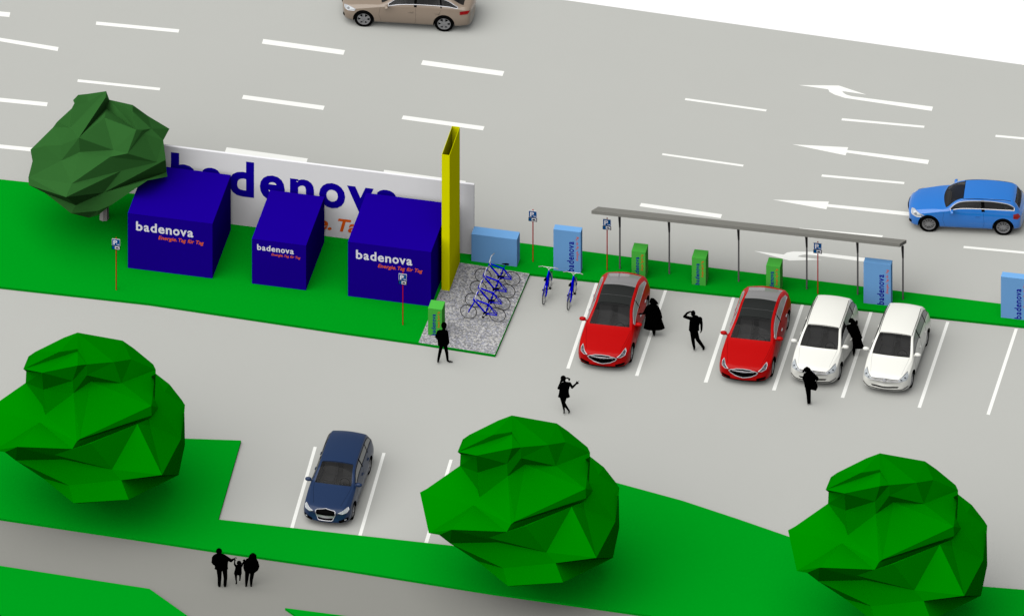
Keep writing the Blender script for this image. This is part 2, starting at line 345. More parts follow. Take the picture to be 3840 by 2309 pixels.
# ------------------------------------------------------------------ trees
TREES = [{"v":[[-0.289,3.083,0.934],[1.337,2.794,-0.26],[1.746,2.509,-0.372],[2.445,1.936,-0.26],[2.534,1.746,0.107],[2.534,1.606,1.742],[3.028,1.222,1.416],[3.467,0.664,0.908],[3.587,0.474,0.752],[3.567,0.2,0.99],[3.587,-0.948,-0.314],[3.358,-2.046,-1.069],[1.557,-2.929,2.091],[-0.225,-3.073,1.365],[-0.434,-3.058,1.376],[-1.522,-2.17,0.558],[-2.519,-1.522,1.221],[-2.909,-1.222,1.828],[-3.283,-1.157,0.85],[-3.602,0.309,0.686],[-3.343,0.449,0.847],[-2.16,1.272,1.563],[-2.14,1.696,2.1],[-2.245,1.766,4.004],[-2.11,2.095,1.977],[-2.06,2.22,1.258],[-1.821,2.385,0.205],[-0.773,2.904,0.996],[-0.284,2.495,2.338],[-0.958,2.385,2.994],[-0.284,1.896,3.813],[-1.572,1.636,3.869],[-1.522,1.023,2.67],[-0.464,1.347,3.314],[0.05,1.547,3.156],[1.023,2.021,2.498],[1.646,2.12,1.286],[1.297,1.262,2.007],[0.2,1.322,2.57],[-0.434,0.898,2.987],[-1.447,0.125,2.085],[-1.547,0.449,1.989],[2.37,0.439,2.143],[2.634,0.389,1.422],[2.295,-0.025,1.775],[1.871,-0.21,2.69],[0.958,-1.846,2.345],[2.759,-2.046,2.465],[-0.324,-0.848,3.068],[-0.474,-1.108,2.899],[-2.46,-1.033,3.255],[-1.123,-1.322,2.452],[-0.773,-1.487,1.991],[-0.599,-2.42,1.517],[1.287,-2.235,2.218],[3.442,-0.748,0.614],[-0.2,-0.748,3.277],[-1.646,-0.15,1.941],[0.05,1.936,3.384],[2.495,0.649,1.575],[2.844,0.948,1.385],[-0.284,2.415,2.324],[2.385,0.1,1.953],[2.32,-0.249,1.772],[0.2,-0.908,3.342]],"t":[[29,0,27],[29,28,0],[29,27,26],[23,29,26],[26,25,24],[23,26,24],[61,28,29],[61,29,23],[31,30,61],[31,61,23],[0,28,58],[61,30,58],[28,61,58],[58,35,0],[35,36,1],[35,1,0],[36,3,2],[36,2,1],[36,4,3],[37,4,36],[37,36,35],[34,35,58],[37,35,34],[38,37,34],[39,38,34],[30,31,33],[33,58,30],[33,34,58],[39,34,33],[32,33,31],[39,33,32],[22,31,23],[31,22,21],[32,31,21],[21,41,32],[40,39,32],[41,40,32],[41,21,20],[57,40,41],[57,41,20],[19,57,20],[18,57,19],[48,40,57],[49,48,57],[50,49,57],[18,50,57],[48,39,40],[56,38,39],[48,56,39],[38,56,42],[42,37,38],[42,4,37],[59,60,5],[59,5,4],[42,59,4],[60,6,5],[7,6,60],[60,8,7],[43,60,59],[43,59,42],[62,43,42],[62,44,43],[62,42,56],[62,56,48],[48,49,44],[44,62,48],[50,18,17],[50,17,16],[50,16,52],[51,49,50],[52,51,50],[46,51,52],[8,60,55],[55,9,8],[63,47,55],[43,63,55],[55,60,43],[44,63,43],[55,10,9],[55,47,11],[11,10,55],[45,63,44],[47,63,45],[46,47,45],[64,46,45],[45,44,64],[64,44,49],[51,46,64],[51,64,49],[54,46,52],[54,47,46],[53,54,52],[53,52,16],[15,53,16],[14,53,15],[14,12,54],[14,54,53],[11,47,54],[12,11,54],[13,12,14]]},{"v":[[0.339,2.345,-0.32],[0.449,2.036,-0.275],[1.297,1.846,0.847],[1.836,1.457,-1.211],[2.619,0.988,-0.183],[2.395,0.574,1.873],[2.485,-0.125,1.627],[2.519,-0.564,0.68],[2.544,-0.733,0.896],[1.821,-0.873,2.027],[0.549,-1.736,1.449],[0.04,-2.125,1.013],[-0.289,-2.215,0.724],[-0.933,-2.055,1.169],[-1.297,-1.766,1.087],[-1.871,-1.322,0.953],[-2.455,-1.038,0.491],[-2.47,-0.763,-0.495],[-2.32,-0.175,-0.154],[-2.395,0.234,-0.137],[-1.572,1.048,0.968],[-1.437,1.237,-0.095],[-0.908,1.721,1.123],[-0.813,1.906,0.881],[-0.858,2.021,-0.088],[-0.674,2.21,-0.288],[-0.339,2.245,-0.462],[0.319,2.12,0.049],[0.339,1.721,-0.403],[0.274,1.387,2.389],[-0.649,0.664,2.875],[-0.963,1.023,1.984],[-1.297,0.399,1.594],[-1.896,0.374,0.668],[-1.287,-0.16,1.505],[-0.614,0.15,2.425],[0.599,0.225,2.345],[1.422,0.958,2.594],[1.631,0.933,2.408],[1.706,0.823,2.192],[1.108,0.1,2.406],[2.17,-0.215,1.653],[0.474,-0.025,2.365],[-0.908,-0.988,2.743],[-1.113,-1.472,2.999],[-0.758,-1.766,1.374],[0.873,-0.524,1.777],[0.249,-1.307,1.614],[1.287,1.621,2.316],[1.956,0.998,2.115],[-0.324,1.956,0.516],[0.025,-1.971,1.289]],"t":[[23,50,25],[23,25,24],[50,26,25],[50,0,26],[22,50,23],[50,22,31],[31,0,50],[31,30,27],[31,27,0],[30,28,27],[30,29,28],[27,28,1],[27,1,0],[28,37,1],[29,37,28],[48,2,1],[37,48,1],[48,3,2],[49,3,48],[49,48,37],[38,49,37],[39,49,38],[49,5,4],[49,4,3],[5,49,39],[5,39,41],[41,6,5],[40,41,39],[40,39,38],[40,38,37],[36,37,29],[36,40,37],[36,29,30],[35,36,30],[34,35,30],[30,31,32],[32,34,30],[31,22,21],[20,31,21],[32,31,20],[33,32,20],[19,33,20],[34,32,33],[18,34,33],[18,33,19],[17,34,18],[34,17,43],[35,34,43],[43,42,35],[42,40,36],[42,36,35],[41,40,42],[42,43,46],[46,41,42],[41,46,47],[47,6,41],[7,6,47],[44,46,43],[44,45,47],[47,46,44],[44,43,17],[44,17,16],[15,45,44],[15,44,16],[47,10,9],[9,7,47],[9,8,7],[51,10,47],[51,47,45],[13,51,45],[51,11,10],[12,11,51],[12,51,13],[14,13,45],[15,14,45]]}]
def crown_mesh(T, cz, rw, seed):
    rnd = random.Random(seed)
    v = [Vector(p) for p in T['v']]; f = [tuple(t) for t in T['t']]
    es = {}
    for t_ in f:
        for i in range(3): es[(t_[i], t_[(i+1)%3])] = 1
    nxt = {a: b for (a, b) in es if (b, a) not in es}
    s = next(iter(nxt)); loop = [s]
    while nxt[loop[-1]] != s: loop.append(nxt[loop[-1]])
    prev = loop
    for sc, w in ((.86, -.55), (.5, -.9)):
        cur = []
        for i, k in enumerate(loop):
            if i % 2 and sc < .6: cur.append(cur[-1]); continue
            j = 1+rnd.uniform(-.09, .09)
            v.append(Vector((v[k].x*sc*j, v[k].y*sc*j, min(v[k].z,0)*.3 + rw*w*(1+rnd.uniform(-.12,.12))))); cur.append(len(v)-1)
        n = len(loop)
        for i in range(n):
            a, b, c_, d_ = prev[i], prev[(i+1)%n], cur[(i+1)%n], cur[i]
            for tr in ((b, a, d_), (b, d_, c_)):
                if len(set(tr)) == 3: f.append(tr)
        prev = cur
    v.append(Vector((0,0,-rw))); c0 = len(v)-1
    for i in range(len(prev)):
        a, b = prev[i], prev[(i+1)%len(prev)]
        if a != b: f.append((b, a, c0))
    out = []
    for p in v:
        w_ = Vector((p.x, p.y*SE - p.z*CE, p.y*CE + p.z*SE + cz)); w_.z = max(w_.z, .3); out.append(w_)
    return out, f
def trunk(t, r0, r1, top, n=7, limbs=True):
    bm = bmesh.new(); tube(bm, [(0,0,0),(0,0,.15),(.02,0,top*.6),(0,.03,top)], [r0*1.05, r0, (r0+r1)/2, r1], n); bmobj('trunk', bm, 'bark', t)
    bm = bmesh.new()
    for a in (.4, 2.3, 4.4):
        tube(bm, [(0,0,top*.75),(.5*math.cos(a),.5*math.sin(a),top*1.0),(1.0*math.cos(a),1.0*math.sin(a),top*1.25)], [r1*.7, r1*.5, r1*.25], 6)
    bmobj('limb', bm, 'bark', t)
HG = 3.4
def tree_place(cx, cy, hh): return at(cx, cy + K*CE*hh, 0)
first = None
for cx, cy, lb in ((1280+1290/1.9273, 1540+650/1.9273, 'bright green faceted tree in the middle, between navy car and path'),
                   (244/1.9273*0 + 1280+1290/1.9273 - (1232-560)/1.9273 - 1280, 770+918/1.9273 + (650-32)/1.9273, 'bright green faceted tree at the left photo edge'),
                   (2560+1290/1.9273 + (1425-1232)/1.9273, 1540+650/1.9273 + (305-32)/1.9273, 'bright green faceted tree in the lower right corner')):
    p = tree_place(cx, cy, HG)
    if first is None:
        t = first = thing('faceted_tree', lb, 'tree', p, 0, 'bright green faceted trees along the lower lawn')
        vs, fs = crown_mesh(TREES[0], HG, 1.7, 3); obj('crown', vs, fs, 'crown_green', t); trunk(t, .26, .14, 1.6)
    else: dup(first, p, None, lb)
cx, cy = 752/1.9273, 770+96/1.9273
hd = 2.75
p = at(cx, cy, h)
t = thing('faceted_tree', 'dark green faceted tree behind the leftmost kiosk', 'tree', p)
vs, fs = crown_mesh(TREES[1], hd, 1.4, 7)
cpx, cpy = 700/1.9273, 1130/1.9273     # crown centre in the photo
target = at(cpx, cpy, hd+h) - p        # horizontal offset of the crown from the trunk
obj('crown', [v + Vector((target.x, target.y, 0)) for v in vs], fs, 'crown_dark', t); trunk(t, .17, .13, 1.9)
# ------------------------------------------------------------------ cars (local frame: +x forward, +y left side, z up, origin between the axles on the ground)
def lerp(a, b, t): return a+(b-a)*t
def section(s, wf=(.04,.9)):
    x, zt, yr, zr, yb, zb, w, zm, ws, zs = s[:10]
    P = [(0,zt),(.5*yr, zt-(zt-zr)*.22),(.95*yr, zt-(zt-zr)*.84),(yr,zr)]
    P += [(lerp(yr,yb,wf[0]), lerp(zr,zb,wf[0])), (lerp(yr,yb,wf[1]), lerp(zr,zb,wf[1])), (yb,zb), (w,zm), (w*.99,(zm+zs)/2-.03), (ws,zs), (0,zs)]
    return P
def wheel_parts(root, x, y, rad, side, style, wd=.2):
    """one wheel: dark brake disc mesh with tyre and rim as its children"""
    rr = rad*.69
    bm = bmesh.new(); r_ = lathe(bm, [(.0001,.0),(rr*.95,0),(rr*.95,.05*side)], n=24); hub = bmobj('wheel', bm, 'arch_black', root)
    hub.location = (x, y, rad)
    o = -side*wd/2
    bm = bmesh.new(); h_ = wd/2
    lathe(bm, [(rr,-h_*.8),(rr*1.05,-h_*.95),(rad*.93,-h_),(rad*.985,-h_*.85),(rad,-h_*.5),(rad,h_*.5),(rad*.985,h_*.85),(rad*.93,h_),(rr*1.05,h_*.95),(rr,h_*.8),(rr,-h_*.8)], n=36)
    bmobj('tyre', bm, 'rubber', hub, True)
    bm = bmesh.new(); f = side*h_*.72
    lathe(bm, [(rr*1.0, f*1.15),(rr*.93, f*1.12),(rr*.9, f*.7),(rr*.9,-f*.5)], n=36)
    lathe(bm, [(.0001, f*1.0),(rr*.14, f*1.0),(rr*.22, f*.8),(rr*.22,f*.4)], n=16)
    n = {'six':6, 'mesh':11, 'five':5, 'ten':10}[style]
    for k in range(n):
        a = 2*math.pi*k/n + math.pi/2
        if style == 'six':
            for da in (-.14,.14):
                box(bm, .04, rr*.92, -rr*.075, rr*.075, -.012, .012, M=Matrix.Translation((0,f*.95,0)) @ Matrix.Rotation(-(a), 4, 'Y') @ Matrix.Translation((0,0,0)) @ Matrix.Rotation(math.pi/2,4,'X') @ Matrix.Translation((0, da*rr*.75, 0)))
        else:
            for da in ((-.2,.2) if style == 'mesh' else (0,)):
                wq = rr*(.028 if style == 'mesh' else .07)
                box(bm, .02, rr*.94, -wq, wq, -.01, .01, M=Matrix.Translation((0,f*.95,0)) @ Matrix.Rotation(-(a+da*.5), 4, 'Y') @ Matrix.Rotation(math.pi/2,4,'X') @ Matrix.Rotation(da*.35,4,'Z'))
    bmobj('rim', bm, 'alloy', hub)
    return hub
def build_car(name, label, cat, sp, group=None):
    t = thing(name, label, cat, (0,0,0), 0, group)
    sp['st'] = [(s[0],s[1],s[2]*((1.0 if sp.get('side') and i > 6 else 1.08) if 4 <= i < len(sp['st'])-1 else 1),s[3]+(.05 if sp.get('side') and 6 < i < 14 else 0))+tuple(s[4:]) for i, s in enumerate(sp['st'])]
    paint = sp['paint']; wb = sp['wb']/2; rad = sp['rad']; ST = sp['st']; hwid = sp['hw']
    names = ['body','windscreen','roof_glass','rear_window','side_window','door','arch']
    SW, RG, RW = sp['ws'], sp.get('rg'), sp['rw']        # station index ranges
    doors = sp['doors']                                   # list of (i0,i1)
    # tags: 0 body 1 windscreen 2 roof 3 rear window 4 arch, 10+2d+side door d, 20+2d+side window of door d, 30+side quarter window
    tags = []
    def tg(v):
        if v not in tags: tags.append(v)
        return tags.index(v)
    tg(0); tg(4)
    bm = bmesh.new(); rings = []
    for i_, s in enumerate(ST):
        P = section(s, sp['wf'].get(i_, (.04,.9))); x = s[0]; bow = s[10] if len(s) > 10 else 0
        bow = sp['bows'].get(i_, bow)
        sec = [(y,z) for y,z in P]
        ring = []
        full = [(k, 1) for k in range(11)] + [(k, -1) for k in range(9, 0, -1)]
        for k, sg_ in full:
            y, z = sec[k]; ring.append(bm.verts.new((x - bow*(y/hwid)**2, y*sg_, z)))
        rings.append((ring, full))
    n = 20
    for i in range(len(rings)-1):
        A_, B_ = rings[i][0], rings[i+1][0]
        for j in range(n):
            k = j if j < 10 else 19-j; side = 0 if j < 10 else 1
            f = bm.faces.new((A_[j], B_[j], B_[(j+1)%n], A_[(j+1)%n]))
            v = 0
            if SW[0] <= i < SW[1] and k in (0,1): v = 1
            if RG and RG[0] <= i < RG[1] and k in (0,1): v = 2
            if RW[0] <= i < RW[1] and k in (0,1): v = 3
            for d, (a, b) in enumerate(doors):
                if a <= i < b:
                    if k in (5,6,7): v = 10+2*d+side
                    if k == 4: v = 20+2*d+side
            if k == 4 and sp['qw'][0] <= i < sp['qw'][1]: v = 30+side
            f.material_index = tg(v)
    for idx, sgn in ((0,1),(-1,-1)):
        ring = rings[idx][0]
        cen = sum((v.co for v in ring), Vector())/n
        prev = ring
        for sc, bx in ((.86,.035),(.45,.05)):
            cur = [bm.verts.new(Vector((v.co.x+sgn*bx*(1.0), lerp(cen.y,v.co.y,sc), lerp(cen.z,v.co.z,sc)))) for v in ring]
            for j in range(n):
                bm.faces.new((prev[j], cur[j], cur[(j+1)%n], prev[(j+1)%n]) if sgn < 0 else (prev[(j+1)%n], cur[(j+1)%n], cur[j], prev[j]))
            prev = cur
        c0 = bm.verts.new(cen+Vector((sgn*.05,0,0)))
        for j in range(n): bm.faces.new((prev[j], prev[(j+1)%n], c0))
    bmesh.ops.recalc_face_normals(bm, faces=bm.faces)
    me = bpy.data.meshes.new('b'); bm.to_mesh(me); bm.free()
    o = bpy.data.objects.new('b', me); C.objects.link(o)
    m = o.modifiers.new('s','SUBSURF'); m.levels = 2; m.render_levels = 2
    # wheel arch cutter
    cb = bmesh.new()
    for sx in (-1,1):
        for sy in (-1,1):
            ar = rad*1.13; a_ = lathe(cb, [(ar, sy*(hwid-.30)), (ar, sy*(hwid+.3))], n=32, c=(sx*wb,0,rad+.01))
            for ring, fl in ((a_[0],0),(a_[1],1)):
                cb.faces.new(ring)
    bmesh.ops.recalc_face_normals(cb, faces=cb.faces)
    cm = bpy.data.meshes.new('c'); cb.to_mesh(cm); cb.free()
    co = bpy.data.objects.new('c', cm); C.objects.link(co)
    dummies = [bpy.data.materials.new('d') for _ in tags]
    for d in dummies: me.materials.append(d); cm.materials.append(d)
    for p in cm.polygons: p.material_index = tags.index(4)
    b = o.modifiers.new('b','BOOLEAN'); b.object = co; b.operation = 'DIFFERENCE'; b.solver = 'EXACT'; b.material_mode = 'INDEX'
    bpy.context.view_layer.update(); dg = bpy.context.evaluated_depsgraph_get()
    ev = bpy.data.meshes.new_from_object(o.evaluated_get(dg))
    bpy.data.objects.remove(o); bpy.data.objects.remove(co)
    V = [v.co.copy() for v in ev.vertices]; Pg = [tuple(p.vertices) for p in ev.polygons]; MI = [p.material_index for p in ev.polygons]
    bvh = BVHTree.FromPolygons(V, Pg)
    def part(tagset, pname, pmat, parent, quad=None):
        idx = [i for i, mi in enumerate(MI) if tags[mi] in tagset]
        if quad: idx = [i for i in idx if sum(V[v].x for v in Pg[i])*quad[0] > 0 and sum(V[v].y for v in Pg[i])*quad[1] > 0]
        if not idx: return None
        mp = {}; vs = []; fs = []
        for i in idx:
            f = []
            for v in Pg[i]:
                if v not in mp: mp[v] = len(vs); vs.append(V[v])
                f.append(mp[v])
            fs.append(f)
        return obj(pname, vs, fs, pmat, parent, True)
    SG = 'side_glass' if sp.get('side') else 'pale_side_glass'
    body = part({0}, 'body', paint, t)
    for sx in (1,-1):
        for sy in (1,-1): part({4}, 'wheel_arch', 'arch_black', t, (sx, sy))
    part({1}, 'windscreen', 'windscreen_glass', t)
    if RG: part({2}, 'roof_glass', 'dark_glass', t)
    part({3}, 'rear_window', sp.get('rwm','windscreen_glass'), t)
    for s in (0,1): part({30+s}, 'side_window', SG, t)
    doorobj = {}
    for d in range(len(doors)):
        for s in (0,1):
            do = part({10+2*d+s}, 'door', paint, t); doorobj[(d,s)] = do
            part({20+2*d+s}, 'window', SG, do)
    # projection helpers
    def hit(p, d, off):
        d = Vector(d).normalized(); p = Vector(p)
        for back in (1.0, .6, .3):
            h_ = bvh.ray_cast(p-d*back, d, 2.5)
            if h_[0] is not None and (h_[0]-p).length < 1.0: return h_[0]-d*off
        return bvh.find_nearest(p)[0]-d*off
    def patch(nm, pts, d, m_, parent, off=.006, cuts=4):
        d = Vector(d).normalized(); e1 = d.cross(Vector((0,0,1))).normalized(); e2 = e1.cross(d)
        pts = [Vector(p) for p in pts]; dep = sum(p.dot(d) for p in pts)/len(pts)
        P2 = []
        for a, b_ in zip(pts, pts[1:]+pts[:1]):
            k_ = max(1, int((b_-a).length/.04))
            for k in range(k_): c_ = a.lerp(b_, k/k_); P2.append(Vector((c_.dot(e1), c_.dot(e2))))
        nb = len(P2); xs2 = [p.x for p in P2]; ys2 = [p.y for p in P2]
        def inside(x, y):
            r_ = False
            for i in range(nb):
                a, b_ = P2[i], P2[i-1]
                if (a.y > y) != (b_.y > y) and x < (b_.x-a.x)*(y-a.y)/(b_.y-a.y)+a.x: r_ = not r_
            return r_
        g_ = .035; X_ = min(xs2)+g_/2; ext = []
        while X_ < max(xs2):
            Y_ = min(ys2)+g_/2
            while Y_ < max(ys2):
                if inside(X_, Y_): ext.append(Vector((X_, Y_)))
                Y_ += g_
            X_ += g_
        r_ = delaunay_2d_cdt(P2+ext, [], [list(range(nb))], 1, 1e-5)
        vs = [hit(e1*v.x+e2*v.y+d*dep, d, off) for v in r_[0]]
        b_ = bmesh.new(); bv = [b_.verts.new(v) for v in vs]
        for f in r_[2]: b_.faces.new([bv[i] for i in f])
        b_.normal_update()
        if sum(f.normal.dot(d)*f.calc_area() for f in b_.faces) > 0: bmesh.ops.reverse_faces(b_, faces=b_.faces)
        me_ = bpy.data.meshes.new(nm); b_.to_mesh(me_); b_.free(); return link(nm, me_, m_, parent, True)
    def glass_trim(side):
        want = [i for i, mi in enumerate(MI) if (tags[mi] >= 20) and (tags[mi] % 2 == side)]
        E_ = {}
        for i in want:
            f = Pg[i]
            for a, b_ in zip(f, f[1:]+f[:1]): E_[(a,b_)] = 1
        nx_ = {}
        for (a, b_) in E_:
            if (b_, a) not in E_: nx_[a] = b_
        if not nx_: return
        st_ = next(iter(nx_)); lp = [st_]
        while nx_.get(lp[-1]) not in (None, st_) and len(lp) < 5000: lp.append(nx_[lp[-1]])
        b_ = bmesh.new(); tube(b_, [V[i] for i in lp], sp.get('trimr', .011), 6, True); bmobj('window_trim', b_, sp['trim'], body, True)
    def line(nm, pts, d, r, m_, parent, closed=False, off=.0, sub=5):
        P = []; pts = [Vector(p) for p in pts]; L_ = pts+[pts[0]] if closed else pts
        for a, b_ in zip(L_, L_[1:]):
            for k in range(sub): P.append(a.lerp(b_, k/sub))
        if not closed: P.append(pts[-1])
        P = [hit(p, d, off) for p in P]
        b_ = bmesh.new(); tube(b_, P, r, 6, closed); return bmobj(nm, b_, m_, parent, True)
    # wheels
    for sx in (1,-1):
        for sy in (1,-1): wheel_parts(t, sx*wb, sy*(hwid-.135), rad, sy, sp['rim'])
    # cabin
    it = sp['cabin']; xs_, zf_ = it
    bm = bmesh.new(); box(bm, xs_-2.2, xs_+.55, -.66, .66, .30, .36); bmobj('floor', bm, 'cabin_grey', t)
    bm = bmesh.new(); box(bm, xs_+.32, xs_+.75, -.66, .66, .55, .86, .05); bmobj('dashboard', bm, 'cabin_grey', t)
    for sy in (-1, 1):
        bm = bmesh.new()
        box(bm, xs_-.75, xs_-.25, sy*.34-.24, sy*.34+.24, .40, .56, .05)
        box(bm, -.06, .06, -.24, .24, 0, .62, .05, M=Matrix.Translation((xs_-.72,sy*.34,.5)) @ Matrix.Rotation(-.3,4,'Y'))
        box(bm, -.04, .04, -.12, .12, .64, .80, .03, M=Matrix.Translation((xs_-.74,sy*.34,.5)) @ Matrix.Rotation(-.25,4,'Y'))
        bmobj('seat', bm, 'seat_grey', t, True)
    bm = bmesh.new(); box(bm, xs_-1.6, xs_-1.15, -.6, .6, .42, .55, .05); box(bm, -.06,.06,-.6,.6,0,.55,.05, M=Matrix.Translation((xs_-1.6,0,.5)) @ Matrix.Rotation(-.3,4,'Y')); bmobj('rear_seat', bm, 'seat_grey', t, True)
    Mx = Matrix.Translation((xs_+.18, .36, .86)) @ Matrix.Rotation(R(65),4,'Y')
    bm = bmesh.new(); tube(bm, [Mx @ Vector((.18*math.cos(a), .18*math.sin(a), 0)) for a in [2*math.pi*k/24 for k in range(24)]], .014, 6, True)
    tube(bm, [Mx @ Vector((0,-.17,0)), Mx @ Vector((0,.17,0))], .02, 6); tube(bm, [Mx @ Vector((0,0,0)), Mx @ Vector((0,0,.2))], .025, 6)
    bmobj('steering_wheel', bm, 'trim_black', t, True)
    # mirrors
    for sy in (1,-1):
        mx_, mz_ = sp['mirror']; yy = sp['mirror_y']
        bm = bmesh.new(); r = bmesh.ops.create_uvsphere(bm, u_segments=14, v_segments=10, radius=1)
        for v in bm.verts:
            v.co = Vector((v.co.x*.065+ (-.03 if v.co.x < 0 else 0), v.co.y*.125, v.co.z*.075)); v.co.x = max(v.co.x, -.055)
            v.co += Vector((mx_, sy*(yy+.15), mz_+.03))
        tube(bm, [(mx_-.01, sy*(yy-.03), mz_-.04), (mx_, sy*(yy+.08), mz_)], [.03,.03], 8)
        bmobj('wing_mirror', bm, paint, t, True)
    sp['_trim'] = glass_trim
    sp['detail'](t, body, doorobj, patch, line, paint, sp)
    return t, doorobj
def both(f):
    for s in (1,-1): f(s)
# ---- detail sets
def handles(patch, doorobj, sp, m_, zs):
    for (d, s), do in doorobj.items():
        sy = 1 if s == 0 else -1; x = sp['handles'][d]
        bm = bmesh.new(); box(bm, x-.09, x+.09, -.018, .018, -.014, .014, .01, M=Matrix.Translation((0, sy*(sp['hw']-.035), zs))); bmobj('handle', bm, m_, do, True)
def side_common(t, body, doorobj, patch, line, paint, sp, seal='trim_black'):
    for s in (1,-1):
        for a in sp['seams']: line('door_seam', [(p[0], s*.95, p[1]) for p in a], (0,-s,0), .0028, 'trim_black', body)
        for a in sp['pillars']:
            patch('pillar', [(p[0], s*.8, p[1]) for p in a], (0,-s,0), 'trim_black', body, .004, 2)
        sp['_trim'](0 if s == 1 else 1)
        if sp['ditch']: line('roof_seam', [(p[0], s*p[1], 1.6) for p in sp['ditch']], (0,0,-1), .011, 'trim_black', body)
    if sp['trim'] != 'none': line('windscreen_seal', [(sp['st'][8][0]-.06, y, 1.6) for y in (-.55,-.3,0,.3,.55)], (0,0,-1), .009, 'trim_black', body)
def det_red(t, body, do, patch, line, paint, sp):
    side_common(t, body, do, patch, line, paint, sp); handles(patch, do, sp, 'chrome', .80)
    g = [(2.45, y, z) for y, z in ((-.53,.60),(-.45,.665),(-.25,.725),(0,.74),(.25,.725),(.45,.665),(.53,.60),(.47,.51),(.3,.42),(0,.385),(-.3,.42),(-.47,.51))]
    patch('grille', g, (-1,0,0), 'trim_black', body, .01); line('grille_surround', g, (-1,0,0), .016, 'chrome', body, True, .012)
    for z in (.63,.665): line('grille_bar', [(2.45,-.40,z-.01),(2.45,0,z+.012),(2.45,.40,z-.01)], (-1,0,0), .008, 'chrome', body, False, .016)
    for s in (1,-1):
        h_ = [(2.12+a, s*y, z) for a, y, z in ((.12,.50,.62),(.06,.62,.705),(-.12,.74,.80),(-.22,.80,.835),(-.12,.83,.76),(.0,.78,.67),(.08,.62,.60))]
        patch('headlight', h_, (-.7,-s*.42,-.5), 'lamp_dark', t, .012); line('headlight_rim', h_, (-.7,-s*.42,-.5), .011, 'chrome', body, True, .012)
        c_ = [(2.1+.04*math.cos(k), s*(.70+.045*math.sin(k)), .715+.04*math.cos(k)) for k in [i*math.pi/4 for i in range(8)]]
        patch('lamp', c_, (-.7,-s*.42,-.5), 'lamp_lens', t, .02, 1)
        patch('bumper_intake', [(2.35, s*y, z) for y, z in ((.48,.35),(.80,.43),(.86,.40),(.82,.33),(.5,.27))], (-1,-s*.25,0), 'trim_black', body, .01)
        patch('tail_light', [(-2.3, s*y, z) for y, z in ((.45,.86),(.80,.90),(.86,.84),(.8,.76),(.5,.78))], (1,-s*.3,0), 'tail_red', t, .01)
    line('front_lip', [(2.3,-.8,.26),(2.4,-.4,.24),(2.45,0,.235),(2.4,.4,.24),(2.3,.8,.26)], (-1,0,0), .02, 'trim_black', body, False, .01)
    line('roof_seam', [(-.50,-.58,1.6),(-.46,0,1.6),(-.50,.58,1.6)], (0,0,-1), .005, 'post_grey', body)
    for s in (1,-1): line('bonnet_crease', [(2.1,s*.62,1.3),(1.5,s*.74,1.3),(1.0,s*.80,1.3)], (0,0,-1), .004, 'arch_black', body)
def det_white(t, body, do, patch, line, paint, sp):
    side_common(t, body, do, patch, line, paint, sp); handles(patch, do, sp, paint, .80)
    patch('grille', [(2.12, y, z) for y, z in ((-.52,.71),(0,.755),(.52,.71),(.52,.655),(0,.685),(-.52,.655))], (-1,0,0), 'trim_black', body, .006)
    for z, w in ((.718,.53),(.655,.53),(.687,.5)): line('grille_bar', [(2.12,-w,z),(2.12,0,z+.035),(2.12,w,z)], (-1,0,0), .010, 'chrome' if z != .687 else 'paint_white', body, False, .012)
    bm = bmesh.new(); lathe(bm, [(.0001,.0),(.06,0),(.062,-.02),(.062,-.05)], n=20)
    e_ = bmobj('badge', bm, 'chrome', body, True); e_.rotation_euler = (0,0,R(-90)); e_.location = (2.18,0,.72)
    patch('lower_intake', [(2.15, y, z) for y, z in ((-.52,.43),(0,.42),(.52,.43),(.46,.37),(0,.36),(-.46,.37))], (-1,0,0), 'trim_black', body, .008)
    line('bumper_line', [(2.05,-.82,.40),(2.12,-.62,.31),(2.15,0,.285),(2.12,.62,.31),(2.05,.82,.40)], (-1,0,0), .014, 'trim_black', body, False, .004)
    for s in (1,-1):
        h_ = [(1.95+a, s*y, z) for a, y, z in ((.14,.50,.73),(.05,.62,.80),(-.1,.74,.88),(-.22,.82,.915),(-.14,.86,.80),(.0,.82,.70),(.1,.62,.655),(.14,.5,.66))]
        patch('headlight', h_, (-.75,-s*.4,-.45), 'lamp_lens', t, .010)
        for (yy, zz, aa) in ((.74,.77,-.02),(.60,.715,.07)):
            c_ = [(1.95+aa, s*(yy+.045*math.sin(k)), zz+.038*math.cos(k)) for k in [i*math.pi/4 for i in range(8)]]
            patch('lamp', c_, (-.75,-s*.4,-.45), 'lamp_dark', t, .017, 1)
        line('headlight_rim', h_[:4], (-.75,-s*.4,-.45), .009, 'lamp_dark', body, False, .012)
        line('bonnet_crease', [(1.95,s*.55,1.3),(1.2,s*.66,1.3),(.9,s*.69,1.3)], (0,0,-1), .004, 'alloy', body)
        patch('tail_light', [(-2.0, s*y, z) for y, z in ((.45,.92),(.76,.95),(.80,.82),(.45,.80))], (1,-s*.3,0), 'tail_red', t, .01)
